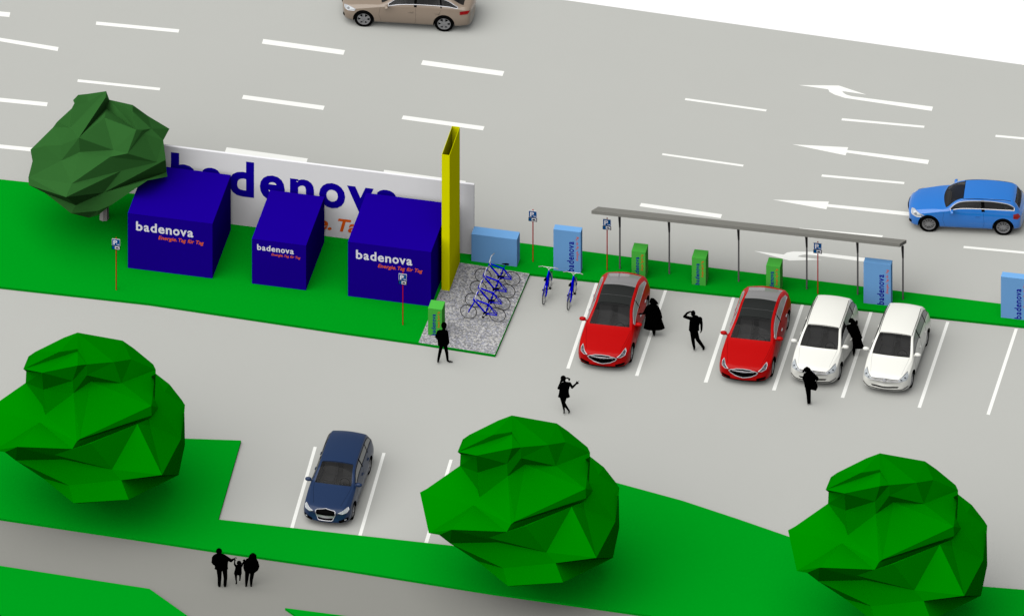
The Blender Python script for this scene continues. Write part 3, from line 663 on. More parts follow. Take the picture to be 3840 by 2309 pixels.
def det_navy(t, body, do, patch, line, paint, sp):
    side_common(t, body, do, patch, line, paint, sp); handles(patch, do, sp, 'paint_navy', .82)
    g = [(2.3, y, z) for y, z in ((-.36,.735),(-.30,.765),(0,.80),(.30,.765),(.36,.735),(.36,.60),(.27,.38),(.22,.36),(-.22,.36),(-.27,.38),(-.36,.60))]
    patch('grille', g, (-1,0,0), 'trim_black', body, .008); line('grille_surround', g, (-1,0,0), .015, 'chrome', body, True, .012)
    patch('number_plate', [(2.3, y, z) for y, z in ((-.31,.55),(.31,.55),(.29,.46),(-.29,.46))], (-1,0,0), 'alloy', body, .016)
    for s in (1,-1):
        h_ = [(2.05+a, s*y, z) for a, y, z in ((.14,.44,.67),(.08,.56,.71),(-.05,.72,.79),(-.12,.80,.81),(-.08,.82,.73),(.02,.74,.66),(.1,.56,.62))]
        patch('headlight', h_, (-.75,-s*.35,-.4), 'lamp_lens', t, .012); line('headlight_rim', h_, (-.75,-s*.35,-.4), .009, 'chrome', body, True, .012)
        patch('bumper_intake', [(2.15, s*y, z) for y, z in ((.46,.36),(.74,.47),(.84,.47),(.84,.36),(.5,.25))], (-1,-s*.25,0), 'trim_black', body, .01)
        patch('fog_lamp', [(2.15, s*y, z) for y, z in ((.68,.42),(.76,.42),(.76,.37),(.68,.37))], (-1,-s*.25,0), 'lamp_lens', t, .018, 1)
        patch('tail_light', [(-2.1, s*y, z) for y, z in ((.45,.92),(.78,.95),(.82,.84),(.45,.82))], (1,-s*.3,0), 'tail_red', t, .01)
        line('bonnet_crease', [(1.95,s*.50,1.3),(1.2,s*.66,1.3),(.9,s*.69,1.3)], (0,0,-1), .004, 'trim_black', body)
def det_side(t, body, do, patch, line, paint, sp):
    side_common(t, body, do, patch, line, paint, sp); handles(patch, do, sp, paint, .80)
    nx = sp['st'][0][0]
    for s in (1,-1):
        H = sp['hl']; h_ = [(x, s*y, z) for x, y, z in H]
        patch('headlight', h_, (-.5,-s*.8,-.3), 'lamp_lens', t, .012); line('headlight_rim', h_, (-.5,-s*.8,-.3), .010, 'chrome', body, True, .010)
        cx_ = sum(p[0] for p in H)/len(H)+.02; cy_ = sum(p[1] for p in H)/len(H); cz_ = sum(p[2] for p in H)/len(H)
        patch('lamp', [(cx_-.05*math.sin(k), s*(cy_+.03*math.sin(k)), cz_+.045*math.cos(k)) for k in [i*math.pi/4 for i in range(8)]], (-.5,-s*.8,-.3), 'lamp_dark', t, .02, 1)
        patch('bumper_intake', [(nx-.1, s*y, z) for y, z in ((.5,.40),(.74,.46),(.78,.36),(.5,.28))], (-.8,-s*.5,0), 'trim_black', body, .01)
        patch('tail_light', [(x, s*y, z) for x, y, z in sp['tl']], (.5,-s*.8,-.1), 'tail_red', t, .012)
    patch('grille', [(nx, y, z) for y, z in ((-.34,.70),(.34,.70),(.34,.48),(-.34,.48))], (-1,0,0), 'trim_black', body, .008)
# ---- specs.  station: x, z top, y roof edge, z roof edge, y belt, z belt, half width, z widest, y sill, z sill, plan bow
white = dict(paint='paint_white', wb=2.63, rad=.315, hw=.90, rim='ten', ws=(5,8), rw=(13,14), doors=[(6,9),(9,11)], qw=(11,13), rwm='windscreen_glass', bows={4:.06,5:.14,6:.08,8:.05}, wf={6:(.5,.9),12:(.12,.9),13:(.6,.9)},
 st=[(2.10,.70,.58,.68,.66,.62,.70,.5,.64,.22,.16),(2.05,.78,.62,.75,.76,.68,.82,.52,.78,.19,.17),(1.85,.85,.66,.82,.82,.74,.895,.54,.86,.18,.12),(1.45,.93,.69,.90,.84,.83,.905,.56,.88,.18,.03),
     (1.18,.98,.72,.94,.84,.89,.905,.58,.88,.18,0),(1.06,1.01,.73,.97,.84,.92,.905,.58,.88,.18,0),(.80,1.14,.71,1.09,.83,.94,.905,.58,.88,.18,0),(.48,1.30,.66,1.25,.82,.955,.905,.58,.88,.18,0),
     (.20,1.42,.60,1.37,.81,.965,.905,.58,.88,.18,0),(-.28,1.475,.585,1.41,.81,.97,.905,.58,.88,.18,0),(-.80,1.49,.58,1.42,.81,.975,.905,.58,.88,.18,0),(-1.30,1.475,.575,1.405,.81,.985,.905,.58,.88,.18,0),
     (-1.68,1.43,.56,1.37,.80,1.0,.90,.60,.87,.19,0),(-1.86,1.36,.55,1.31,.79,1.01,.89,.62,.86,.2,-.02),(-2.06,1.03,.62,1.0,.75,.96,.86,.62,.82,.22,-.08),(-2.14,.90,.64,.87,.75,.80,.84,.58,.78,.22,-.1)],
 cabin=(.50,0), mirror=(.80,1.0), mirror_y=.80, detail=det_white, handles=(-.05,-1.0),
 seams=[[(.86,.90),(.88,.6),(.8,.3)],[(-.28,.94),(-.30,.5),(-.28,.3)],[(-1.15,.92),(-1.05,.70)]],
 pillars=[[(-.22,1.36),(-.28,.98),(-.36,.98),(-.30,1.37)],[(-1.28,1.35),(-1.24,1.0),(-1.30,1.0),(-1.35,1.34)]], trim='trim_black', trimr=.010,
 ditch=[(.15,.60),(-.3,.605),(-.9,.605),(-1.6,.575)])
red = dict(paint='paint_red', wb=2.96, rad=.345, hw=.985, rim='ten', ws=(5,8), rg=(8,11), rw=(11,15), doors=[(6,9),(9,11)], qw=(11,14), rwm='rear_glass', bows={4:.06,5:.12,6:.08,8:.05}, wf={6:(.5,.9),13:(.2,.9),14:(.6,.9)},
 st=[(2.36,.72,.58,.70,.70,.62,.76,.5,.68,.22,.19),(2.30,.79,.64,.765,.83,.68,.89,.5,.84,.19,.20),(2.08,.83,.70,.81,.92,.72,.975,.52,.94,.18,.22),(1.55,.93,.76,.90,.94,.82,.99,.56,.96,.18,.06),
     (1.15,.985,.78,.94,.92,.87,.99,.58,.96,.18,0),(.92,1.04,.77,.99,.91,.90,.99,.58,.96,.18,0),(.68,1.15,.74,1.09,.90,.92,.99,.58,.96,.18,0),(.35,1.28,.68,1.22,.89,.93,.99,.58,.96,.18,0),
     (.02,1.38,.63,1.32,.88,.94,.99,.58,.96,.18,0),(-.45,1.44,.62,1.37,.87,.945,.99,.58,.96,.18,0),(-.80,1.45,.62,1.375,.87,.95,.99,.58,.96,.18,0),(-1.15,1.43,.61,1.355,.87,.96,.99,.59,.96,.18,0),
     (-1.40,1.39,.60,1.32,.87,.975,.99,.6,.96,.19,0),(-1.70,1.31,.60,1.25,.86,.99,.985,.62,.95,.2,0),(-1.98,1.22,.61,1.17,.85,1.01,.97,.64,.93,.22,-.03),
     (-2.30,1.11,.66,1.08,.82,.99,.94,.64,.90,.24,-.12),(-2.50,1.04,.68,1.0,.78,.90,.90,.6,.84,.26,-.20)],
 cabin=(.55,0), mirror=(.62,.97), mirror_y=.88, detail=det_red, handles=(-.25,-1.15),
 seams=[[(.80,.86),(.84,.6),(.78,.3)],[(-.45,.92),(-.46,.5),(-.42,.3)],[(-1.15,.92),(-1.05,.62)]],
 pillars=[[(-.40,1.33),(-.44,.96),(-.51,.96),(-.47,1.34)]], trim='chrome', trimr=.009,
 ditch=None)
navy = dict(paint='paint_navy', wb=2.88, rad=.325, hw=.91, rim='five', ws=(5,8), rw=(13,14), doors=[(6,9),(9,11)], qw=(11,13), rwm='windscreen_glass', bows={4:.06,5:.14,6:.08,8:.05}, wf={6:(.5,.9),12:(.12,.9),13:(.55,.9)},
 st=[(2.20,.72,.56,.70,.66,.64,.70,.5,.64,.24,.2),(2.14,.79,.62,.76,.76,.69,.83,.52,.78,.2,.2),(1.92,.85,.68,.82,.84,.74,.90,.54,.86,.19,.14),(1.42,.93,.70,.90,.85,.83,.91,.56,.89,.19,.03),
     (1.05,.99,.71,.95,.85,.89,.91,.58,.89,.19,0),(.85,1.02,.71,.97,.84,.92,.91,.58,.89,.19,0),(.62,1.13,.68,1.07,.84,.93,.91,.58,.89,.19,0),(.3,1.28,.63,1.22,.83,.945,.91,.58,.89,.19,0),
     (.0,1.40,.60,1.33,.82,.955,.91,.58,.89,.19,0),(-.4,1.44,.60,1.38,.82,.96,.91,.58,.89,.19,0),(-.9,1.45,.60,1.385,.82,.965,.91,.58,.89,.19,0),(-1.4,1.44,.59,1.375,.82,.975,.91,.6,.89,.19,0),
     (-1.75,1.41,.58,1.34,.81,.99,.90,.6,.88,.2,0),(-1.98,1.34,.57,1.28,.80,1.0,.89,.62,.86,.2,-.02),(-2.2,1.03,.62,1.0,.76,.94,.86,.62,.82,.24,-.08),(-2.28,.90,.64,.87,.75,.80,.84,.58,.78,.24,-.1)],
 cabin=(.38,0), mirror=(.80,.99), mirror_y=.78, detail=det_navy, handles=(-.2,-1.15),
 seams=[[(.76,.90),(.78,.6),(.7,.3)],[(-.40,.94),(-.41,.5),(-.38,.3)],[(-1.2,.92),(-1.1,.66)]],
 pillars=[[(-.32,1.33),(-.40,.97),(-.47,.97),(-.40,1.34)],[(-1.32,1.33),(-1.28,.99),(-1.33,.99),(-1.38,1.32)]],
 wintrim=[(.75,.98),(.3,1.19),(.0,1.30),(-.8,1.34),(-1.5,1.32),(-1.82,1.12),(-1.7,1.02),(-.6,.99)], trim='trim_black', trimr=.013,
 ditch=None)
navy['st'] = [(s[0]*1.035+(.09 if 4 <= i <= 8 else 0),)+s[1:] for i, s in enumerate(navy['st'])]
blue_ = dict(side=1, paint='paint_blue', wb=2.69, rad=.35, hw=.885, rim='mesh', ws=(5,8), rw=(13,14), doors=[(6,10)], qw=(10,13), rwm='windscreen_glass', bows={4:.12,5:.26,6:.14,7:.08,8:.06}, wf={6:(.45,.9),11:(.14,.9),12:(.25,.9),13:(.65,.8)},
 st=[(2.02,.70,.50,.68,.60,.62,.66,.5,.62,.24,.14),(1.96,.79,.58,.76,.72,.69,.78,.52,.76,.2,.16),(1.75,.87,.66,.84,.81,.76,.87,.54,.85,.19,.1),(1.30,.96,.69,.93,.83,.85,.885,.56,.87,.19,.03),
     (.92,1.01,.70,.97,.83,.91,.885,.58,.87,.19,0),(.72,1.03,.71,.985,.82,.94,.885,.58,.87,.19,0),(.50,1.14,.69,1.08,.82,.95,.885,.58,.87,.19,0),(.24,1.27,.64,1.21,.81,.96,.885,.58,.87,.19,0),
     (-.02,1.37,.60,1.31,.80,.965,.885,.58,.87,.19,0),(-.40,1.42,.60,1.36,.80,.965,.885,.58,.87,.19,0),(-.85,1.43,.59,1.365,.80,.965,.885,.58,.87,.19,0),(-1.25,1.41,.58,1.345,.80,.97,.885,.6,.87,.19,0),
     (-1.55,1.37,.56,1.31,.79,.985,.88,.62,.86,.2,0),(-1.72,1.32,.55,1.26,.78,.99,.87,.64,.85,.22,-.03),(-1.93,1.0,.60,.97,.74,.93,.84,.62,.80,.24,-.1),(-2.02,.86,.60,.83,.72,.78,.80,.56,.74,.26,-.12)],
 cabin=(.3,0), mirror=(.50,.99), mirror_y=.81, detail=det_side, handles=(-.42,),
 seams=[[(.80,.90),(.84,.6),(.74,.3)],[(-.62,.94),(-.66,.5),(-.6,.3)]],
 pillars=[[(-.52,1.36),(-.56,.97),(-.68,.97),(-.64,1.36)]],
 wintrim=[(.62,.975),(.24,1.18),(-.02,1.29),(-.4,1.335),(-.85,1.33),(-1.25,1.27),(-1.48,1.14),(-1.36,1.0),(-.6,.985)], trim='chrome', trimr=.016,
 ditch=[(.15,.59),(-.4,.60),(-.9,.595),(-1.6,.56)], hl=[(1.93,.50,.80),(1.84,.66,.85),(1.66,.80,.80),(1.45,.86,.73),(1.5,.87,.66),(1.72,.82,.65),(1.88,.66,.68)],
 tl=[(-1.72,.82,.92),(-1.9,.78,.94),(-1.95,.70,.80),(-1.85,.80,.72),(-1.72,.86,.76)], crease=[(1.1,.72),(.2,.70),(-.8,.74),(-1.6,.80)])
blue_['st'] = [(s[0]+(.10 if i < 3 else .14 if 4 <= i <= 5 else .20 if 6 <= i <= 8 else -.03 if i > 11 else 0),)+s[1:] for i, s in enumerate(blue_['st'])]
blue_['hl'] = [(x+.08, y, z) for x, y, z in blue_['hl']]
brown = dict(side=1, paint='paint_brown', wb=2.91, rad=.345, hw=.94, rim='six', ws=(5,8), rw=(13,15), doors=[(6,9),(9,11)], qw=(11,14), rwm='windscreen_glass', bows={4:.08,5:.18,6:.1,8:.05}, wf={6:(.45,.9),12:(.12,.9),13:(.25,.9),14:(.75,.9)},
 st=[(2.30,.70,.56,.68,.66,.62,.72,.5,.66,.24,.2),(2.24,.78,.62,.75,.78,.69,.84,.52,.8,.2,.2),(2.0,.85,.70,.82,.86,.75,.92,.54,.9,.19,.14),(1.45,.93,.73,.90,.88,.83,.94,.56,.92,.19,.03),
     (1.1,.98,.74,.95,.88,.89,.94,.58,.92,.19,0),(.92,1.0,.74,.96,.87,.92,.94,.58,.92,.19,0),(.65,1.13,.71,1.07,.87,.93,.94,.58,.92,.19,0),(.32,1.28,.66,1.21,.86,.94,.94,.58,.92,.19,0),
     (-.02,1.38,.62,1.31,.85,.95,.94,.58,.92,.19,0),(-.4,1.43,.62,1.36,.85,.955,.94,.58,.92,.19,0),(-.9,1.43,.61,1.355,.85,.96,.94,.58,.92,.19,0),(-1.3,1.38,.60,1.31,.85,.97,.94,.6,.92,.19,0),
     (-1.55,1.30,.60,1.23,.85,.98,.94,.6,.92,.2,0),(-1.7,1.24,.61,1.18,.84,.985,.94,.62,.92,.2,0),(-1.95,1.11,.66,1.07,.83,.98,.93,.62,.91,.2,-.01),(-2.15,1.04,.70,1.01,.82,.95,.92,.62,.9,.22,-.05),
     (-2.42,1.02,.68,.98,.78,.92,.88,.62,.84,.24,-.12),(-2.50,.9,.64,.87,.74,.80,.82,.56,.76,.26,-.16)],
 cabin=(.45,0), mirror=(.62,.99), mirror_y=.86, detail=det_side, handles=(-.25,-1.2),
 seams=[[(.86,.90),(.90,.6),(.8,.3)],[(-.42,.94),(-.43,.5),(-.4,.3)],[(-1.35,.93),(-1.25,.72),(-1.05,.36)]],
 pillars=[[(-.36,1.35),(-.36,.97),(-.46,.97),(-.46,1.35)],[(-1.28,1.28),(-1.32,.99),(-1.37,.99),(-1.34,1.27)]],
 wintrim=[(.80,.965),(.32,1.18),(.0,1.28),(-.4,1.335),(-.9,1.33),(-1.3,1.27),(-1.85,1.0),(-1.7,.985),(-.6,.975)], trim='chrome', trimr=.013,
 ditch=[(.02,.61),(-.4,.62),(-.9,.61),(-1.4,.59)], hl=[(2.16,.52,.72),(2.06,.66,.77),(1.9,.80,.78),(1.76,.88,.76),(1.8,.9,.70),(2.02,.82,.66),(2.14,.66,.67)],
 tl=[(-2.05,.90,.90),(-2.3,.84,.93),(-2.4,.74,.90),(-2.32,.84,.80),(-2.05,.93,.78)], crease=[(1.2,.76),(.2,.76),(-.8,.78),(-2.0,.84)])
def place(t, px, py, hx, hy, hw):
    h_ = Vector((hx, hy, 0)).normalized(); left = Vector((-h_.y, h_.x, 0))
    t.location = at(px, py, 0) - left*(hw-.035); t.location.z = -.012; t.rotation_euler = (0,0,math.atan2(h_.y, h_.x))
HD = (-.205, -.98)
cr, _ = build_car('parked_car', 'glossy red saloon with dark glass roof beside the woman in the wide coat', 'car', red, 'parked cars')
HR = (-.182, -.983)
place(cr, 2921.8-529+6, 1317-53, *HR, .985)
r2 = dup(cr, None, None, 'glossy red saloon with dark glass roof parked immediately left of the two white cars')
place(r2, 2921.8+6, 1317, *HR, .985)
cw, dw = build_car('parked_car', 'white hatchback with no person in front of it, rightmost parked car', 'car', white, 'parked cars')
place(cw, 3449.7, 1369.5, *HD, .90)
w2 = dup(cw, None, None, 'white hatchback with its driver door open and a person standing in front of the bonnet')
place(w2, 3450.7-271.6, 1369.5-29.7, *HD, .90)
# swing its left front door open about the front hinge
dd = [c for c in kids(w2) if c.name.startswith('door')]
xs = [(min(v.co.x for v in c.data.vertices), sum(v.co.y for v in c.data.vertices)/len(c.data.vertices), max(v.co.x for v in c.data.vertices), c) for c in dd]
c = max([a for a in xs if a[1] > 0], key=lambda a: a[2])[3]
hx_ = max(v.co.x for v in c.data.vertices); piv = Vector((hx_-.02, .88, 0)); ang = R(-9)
Rm = Matrix.Translation(piv) @ Matrix.Rotation(ang, 4, 'Z') @ Matrix.Translation(-piv)
c.matrix_local = Rm; c['label'] = 'open driver door'
cn, _ = build_car('parked_car', 'navy blue estate car parked alone in the lower row of bays', 'car', navy, 'parked cars')
place(cn, 1357, 1856, *HD, .91)
cb_, _ = build_car('moving_car', 'brown saloon driving on the road, cut by the top photo edge', 'car', brown, 'cars driving on the road')
place(cb_, (1362.8+1665.5)/2, (102+120.4)/2, -2.91, .305, .94)
cl, _ = build_car('moving_car', 'bright blue three-door hatchback on the road at the right photo edge', 'car', blue_, 'cars driving on the road')
place(cl, (3480.6+3764)/2, (870.2+883.2)/2, -2.725, .217, .885)
# ------------------------------------------------------------------ bicycles (origin: rear tyre contact, +x forward)
def make_bike(label, group):
    t = thing('bicycle', label, 'bicycle', (0,0,0), 0, group)
    RW_ = .31
    def T(nm, segs, m_, par=t, n=8):
        bm = bmesh.new()
        for s in segs: tube(bm, s[0], s[1], n)
        return bmobj(nm, bm, m_, par, True)
    HT, HB, SJ, BB, RH, FH = (.80,0,.90), (.84,0,.79), (.311,0,.70), (.437,0,.31), (0,0,RW_), (1.06,0,RW_)
    T('frame', [([HT,HB],.034), ([(.81,0,.86),SJ],.030), ([(.83,0,.81),BB],.034), ([(.30,0,.74),BB],.026)] +
      [([(.311,s*.012,.69),(.16,s*.05,.50),(0,s*.06,RW_)],.019) for s in (1,-1)] + [([(.437,s*.02,.31),(.2,s*.05,.31),(0,s*.06,RW_)],.019) for s in (1,-1)], 'bike_blue')
    T('fork', [([HB,(.87,s*.045,.70),(1.0,s*.05,.44),(1.06,s*.05,RW_)],.019) for s in (1,-1)] + [([(.87,-.05,.70),(.87,.05,.70)],.016)], 'bike_blue')
    hb = T('handlebar', [([(.80,0,.88),(.79,0,.96)],.016), ([(.79,0,.96),(.80,.10,1.04)],.011), ([(.79,0,.96),(.80,-.10,1.04)],.011),
        ([(.72,.36,1.07),(.78,.22,1.07),(.80,.20,1.04),(.80,-.20,1.04),(.78,-.22,1.07),(.72,-.36,1.07)],.012)], 'bike_white')
    for s in (1,-1): T('grip', [([(.715,s*.365,1.07),(.77,s*.24,1.07)],.017)], 'spoke_metal', hb)
    sp_ = T('seat_post', [([(.30,0,.72),(.245,0,.89)],.014)], 'bike_blue')
    bm = bmesh.new(); r = bmesh.ops.create_uvsphere(bm, u_segments=16, v_segments=10, radius=1)
    for v in bm.verts:
        u = (v.co.x+1)/2; v.co = Vector((.24+v.co.x*.145, v.co.y*lerp(.085,.022,min(1,u*1.35)), .915+v.co.z*.028))
    bmobj('saddle', bm, 'saddle_black', t, True)
    for x in (0, 1.06):
        bm = bmesh.new(); n = 40
        tube(bm, [(x+(RW_-.016)*math.cos(2*math.pi*k/n), 0, RW_+(RW_-.016)*math.sin(2*math.pi*k/n)) for k in range(n)], .017, 8, True)
        ty = bmobj('wheel', bm, 'tyre_grey', t, True)
        bm = bmesh.new(); tube(bm, [(x+(RW_-.032)*math.cos(2*math.pi*k/n), 0, RW_+(RW_-.032)*math.sin(2*math.pi*k/n)) for k in range(n)], .006, 6, True); bmobj('rim', bm, 'bike_white', ty, True)
        bm = bmesh.new()
        for k in range(20):
            a = 2*math.pi*k/20; s = .018*(1 if k % 2 else -1)
            tube(bm, [(x+.015*math.cos(a+.6), s, RW_+.015*math.sin(a+.6)), (x+.275*math.cos(a), 0, RW_+.275*math.sin(a))], .0022, 3)
        tube(bm, [(x,-.05,RW_),(x,.05,RW_)], .014, 8); bmobj('spokes', bm, 'spoke_metal', ty)
    bm = bmesh.new(); lathe(bm, [(.03,.030),(.085,.030),(.085,.036),(.03,.036)], n=24, c=(.437,0,.31))
    tube(bm, [(.437,-.05,.31),(.437,.05,.31)], .02, 8); ch = bmobj('chainring', bm, 'trim_black', t)
    bm = bmesh.new(); tube(bm, [(.43,-.033,.395),(0,-.033,.345),(-.03,-.033,.31),(0,-.033,.275),(.43,-.033,.225)], .006, 5); bmobj('chain', bm, 'trim_black', t)
    for s, zz, xx in ((1,.22,.50),(-1,.40,.40)):
        cr_ = T('crank', [([(.437,s*.05,.31),(xx,s*.065,zz)],.011)], 'bike_white', ch)
        bm = bmesh.new(); box(bm, xx-.045, xx+.045, min(s*.08,s*.18), max(s*.08,s*.18), zz-.013, zz+.013, .006); bmobj('pedal', bm, 'saddle_black', ch)
    return t
G1 = 'blue bicycles in a row on the cobbles'
bk = make_bike('blue bicycle on the cobbles nearest the camera, front of the row of four', G1)
hv = Vector((-540/4.947/K, 60/4.947/K/SE, 0)); ya = math.atan2(hv.y*.5+.10, hv.x)
def bike_at(o, hx, hy, z, yaw):
    p = at(hx, hy, z+.31); o.location = (p.x, p.y, z); o.rotation_euler = (0,0,yaw)
zb_ = h+.006
yb_ = math.atan2(.2, -1.05)
bike_at(bk, 1700+818/4.947, 930+1233/4.947, zb_, yb_)
for x, y, lb in ((905,1020,'blue bicycle on the cobbles, second from the camera in the row of four'),(995,795,'blue bicycle on the cobbles, third from the camera in the row of four'),(1087,565,'blue bicycle on the cobbles nearest the low blue cabinet, back of the row of four')):
    b = dup(bk, None, None, lb); bike_at(b, 1700+x/4.947, 930+y/4.947, zb_, yb_)
for px, py, lb in ((2040.8,1137.2,'blue bicycle standing alone on the grey paving, left one of the single pair'),(2133.4,1157.2,'blue bicycle next to the left red car, right one of the single pair')):
    dup(bk, at(px,py,0), math.atan2(1.04,.225), lb, 'single blue bicycles by the parking bays')
# ------------------------------------------------------------------ people: one voxel-fused body each, black as in the photo
class Person:
    def __init__(s, label, ox, oy, sc, fx, fy, group=None):
        s.ox, s.oy, s.sc = ox, oy, sc; s.base = at(ox+fx/sc, oy+fy/sc, 0); s.bm = bmesh.new()
        s.t = thing('person', label, 'person', s.base, 0, group)
    def P(s, x, y, d=0.):
        """crop pixel x,y at depth d metres towards the viewer -> local point"""
        Y = s.base.y - d; py = s.oy + y/s.sc
        z = ((1154.5-py)/K - SE*Y)/CE
        return Vector(((s.ox+x/s.sc-1920)/K - s.base.x, -d, z))
    def m(s, r): return r/s.sc/K
    def sph(s, c, rx, ry, rz, bm=None, rot=None):
        bm = bm or s.bm; M = Matrix.Translation(c) @ (rot or Matrix.Identity(4)) @ Matrix.Diagonal((rx,ry,rz,1))
        bmesh.ops.create_icosphere(bm, subdivisions=3, radius=1, matrix=M)
    def cone(s, a, b, ra, rb, bm=None, n=14):
        bm = bm or s.bm
        d = b-a
        if d.length > 1e-5: tube(bm, [a, b], [ra, rb], n)
        for c_, r_ in ((a,ra),(b,rb)): s.sph(c_, r_, r_, r_, bm)
    def limb(s, *pts, flat=1.):
        """pts: (x, y, r_px, depth)"""
        L = [(s.P(p[0],p[1],p[3] if len(p) > 3 else 0), s.m(p[2])) for p in pts]
        for (a, ra), (b, rb) in zip(L, L[1:]): s.cone(a, b, ra, rb)
        return L
    def head(s, x, y, w, hh, face=(0,-1,0), d=0.):
        """w, hh half extents in crop px"""
        c = s.P(x, y, d); rx = s.m(w); rz = hh/s.sc/K/CE*.93
        f = Vector(face).normalized(); sd = Vector((0,0,1)).cross(f).normalized(); up = f.cross(sd)*-1 if f.cross(sd).z < 0 else f.cross(sd)
        s.sph(c, rx, rx*1.08, rz)
        s.sph(c+f*rx*.35-up*rz*.45, rx*.62, rx*.68, rz*.5)             # jaw
        s.cone(c+f*rx*.98+up*rz*.05, c+f*rx*1.18-up*rz*.16, .008, .014)  # nose
        s.sph(c+f*rx*1.0-up*rz*.42, .026, .014, .010)                   # lips
        s.cone(c+f*rx*.92+up*rz*.22-sd*.04, c+f*rx*.92+up*rz*.22+sd*.04, .010, .010)  # brow
        for q_ in (1,-1):
            s.sph(c+sd*q_*rx*1.0-up*rz*.05, .014, .022, .032)
        s.hc, s.hr, s.hz, s.f, s.up = c, rx, rz, f, up
        return c
    def eyes(s):
        sd = s.up.cross(s.f)
        for q_ in (1,-1):
            bm = bmesh.new(); s.sph(s.hc+s.f*s.hr*.98+sd*q_*.034, .013, .010, .009, bm); bmobj('eye', bm, 'silhouette_black', s.t, True)
    def hair(s, extra=(), k=1.1, low=-.1):
        bm = bmesh.new(); s.sph(s.hc-s.f*s.hr*.12+Vector((0,0,s.hz*.12)), s.hr*k, s.hr*k*1.08, s.hz*k*.96, bm)
        dl = [v for v in bm.verts if (v.co-s.hc).dot(s.f) > s.hr*.75 and v.co.z < s.hc.z+s.hz*.35]
        bmesh.ops.delete(bm, geom=dl, context='VERTS')
        for e in extra:
            L = [(s.P(p[0],p[1],p[3] if len(p) > 3 else 0), s.m(p[2])) for p in e]
            for (a, ra), (b, rb) in zip(L, L[1:]): s.cone(a, b, ra, rb, bm)
        bmobj('hair', bm, 'silhouette_black', s.t, True)
    def hand(s, w, dirv, thumb, curl=.35, size=1., point=False, bm=None):
        """palm plus four fingers of different length and a thumb from the side of the palm"""
        dv = Vector(dirv).normalized(); sd = Vector(thumb); sd = (sd-dv*sd.dot(dv)).normalized(); n = dv.cross(sd)
        for k in range(5):
            a = w+sd*size*(.028-.014*k); s.cone(a+dv*.01*size, a+dv*.075*size, .013*size, .012*size)
        for k, L_ in enumerate((.072,.080,.074,.058)):
            p = w+dv*.08*size+sd*size*(.030-.020*k); ang = 0
            c_ = 0 if (point and k == 0) else (1.3 if point else curl*(1+.12*k))
            for j in range(3):
                ang += c_ if not point or k else 0
                e = p+(dv*math.cos(ang)+n*math.sin(ang))*L_*size*(.42,.32,.26)[j]
                s.cone(p, e, .0095*size, .0085*size, n=8); p = e
        p = w+dv*.02*size+sd*.03*size
        for j, a in enumerate((.75,.45)):
            e = p+(dv*math.cos(a)+sd*math.sin(a)+n*.15).normalized()*.036*size; s.cone(p, e, .012*size, .010*size, n=8); p = e
    def cloth(s, name, rings, ratio=.55, n=24, fold=0.):
        """lofted garment: rings (xc, y, half width px, depth) from top to hem"""
        bm = bmesh.new(); R_ = []
        for i, g in enumerate(rings):
            c = s.P(g[0], g[1], g[3] if len(g) > 3 else 0); w = s.m(g[2]); ring = []
            rt = ratio if len(g) < 5 else g[4]
            for k in range(n):
                a = 2*math.pi*k/n; f = 1+fold*(i/len(rings))*math.sin(a*6+1)
                ring.append(bm.verts.new(c+Vector((math.cos(a)*w*f, math.sin(a)*w*rt*f, 0))))
            R_.append(ring)
        for A_, B_ in zip(R_, R_[1:]):
            for k in range(n): bm.faces.new((A_[k], B_[k], B_[(k+1)%n], A_[(k+1)%n]))
        bm.faces.new(R_[0]); bm.faces.new(R_[-1][::-1])
        return bmobj(name, bm, 'silhouette_black', s.t, True, 60)
    def done(s):
        me = bpy.data.meshes.new('b'); bmesh.ops.recalc_face_normals(s.bm, faces=s.bm.faces); s.bm.to_mesh(me); s.bm.free()
        o = bpy.data.objects.new('b', me); C.objects.link(o)
        m = o.modifiers.new('r','REMESH'); m.mode = 'VOXEL'; m.voxel_size = .0085; m.use_smooth_shade = True
        m2 = o.modifiers.new('s','SMOOTH'); m2.factor = .5; m2.iterations = 2
        m3 = o.modifiers.new('d','DECIMATE'); m3.ratio = .35
        bpy.context.view_layer.update(); dg = bpy.context.evaluated_depsgraph_get()
        ev = bpy.data.meshes.new_from_object(o.evaluated_get(dg)); bpy.data.objects.remove(o); ev.name = 'body'
        link('body', ev, 'silhouette_black', s.t, True, 80)
        return s.t
# man with hand in pocket
p = Person('man in a jacket with one hand in his pocket, standing by the cobbles', 1600, 1100, 5.3, 330, 1362)
p.limb((292,1035,40),(258,1190,31,.03),(230,1325,24)); p.limb((228,1338,20),(226,1352,16,.02),(222,1360,14,.16))
p.limb((372,1035,40),(400,1180,33,.02),(415,1310,24)); p.limb((415,1332,20),(450,1350,17,.05),(512,1357,11,.08))
p.limb((265,775,52),(380,775,52)); p.limb((275,880,55),(368,880,55)); p.limb((285,1000,54),(365,1000,54)); p.limb((275,775,55),(285,1000,54)); p.limb((372,775,52),(368,1000,54)); p.limb((322,790,60),(322,1000,60))
L = p.limb((238,768,38),(194,862,28,-.03),(240,925,20,.05)); p.hand(L[-1][0], (1,0,-.6), (0,-1,0), .3, .9)
L = p.limb((392,768,36),(420,890,26),(436,965,18,.02)); p.hand(L[-1][0], (.05,-.1,-1), (-.5,-1,0), .35, .95)
p.limb((345,720,30),(335,770,38)); p.head(346,645,50,60,(.5,-1,0)); p.hair(k=1.13); p.eyes()
p.cloth('jacket', [(330,735,60),(322,765,105),(318,830,112),(318,900,108),(322,980,104),(322,1025,100)], .5); p.done()
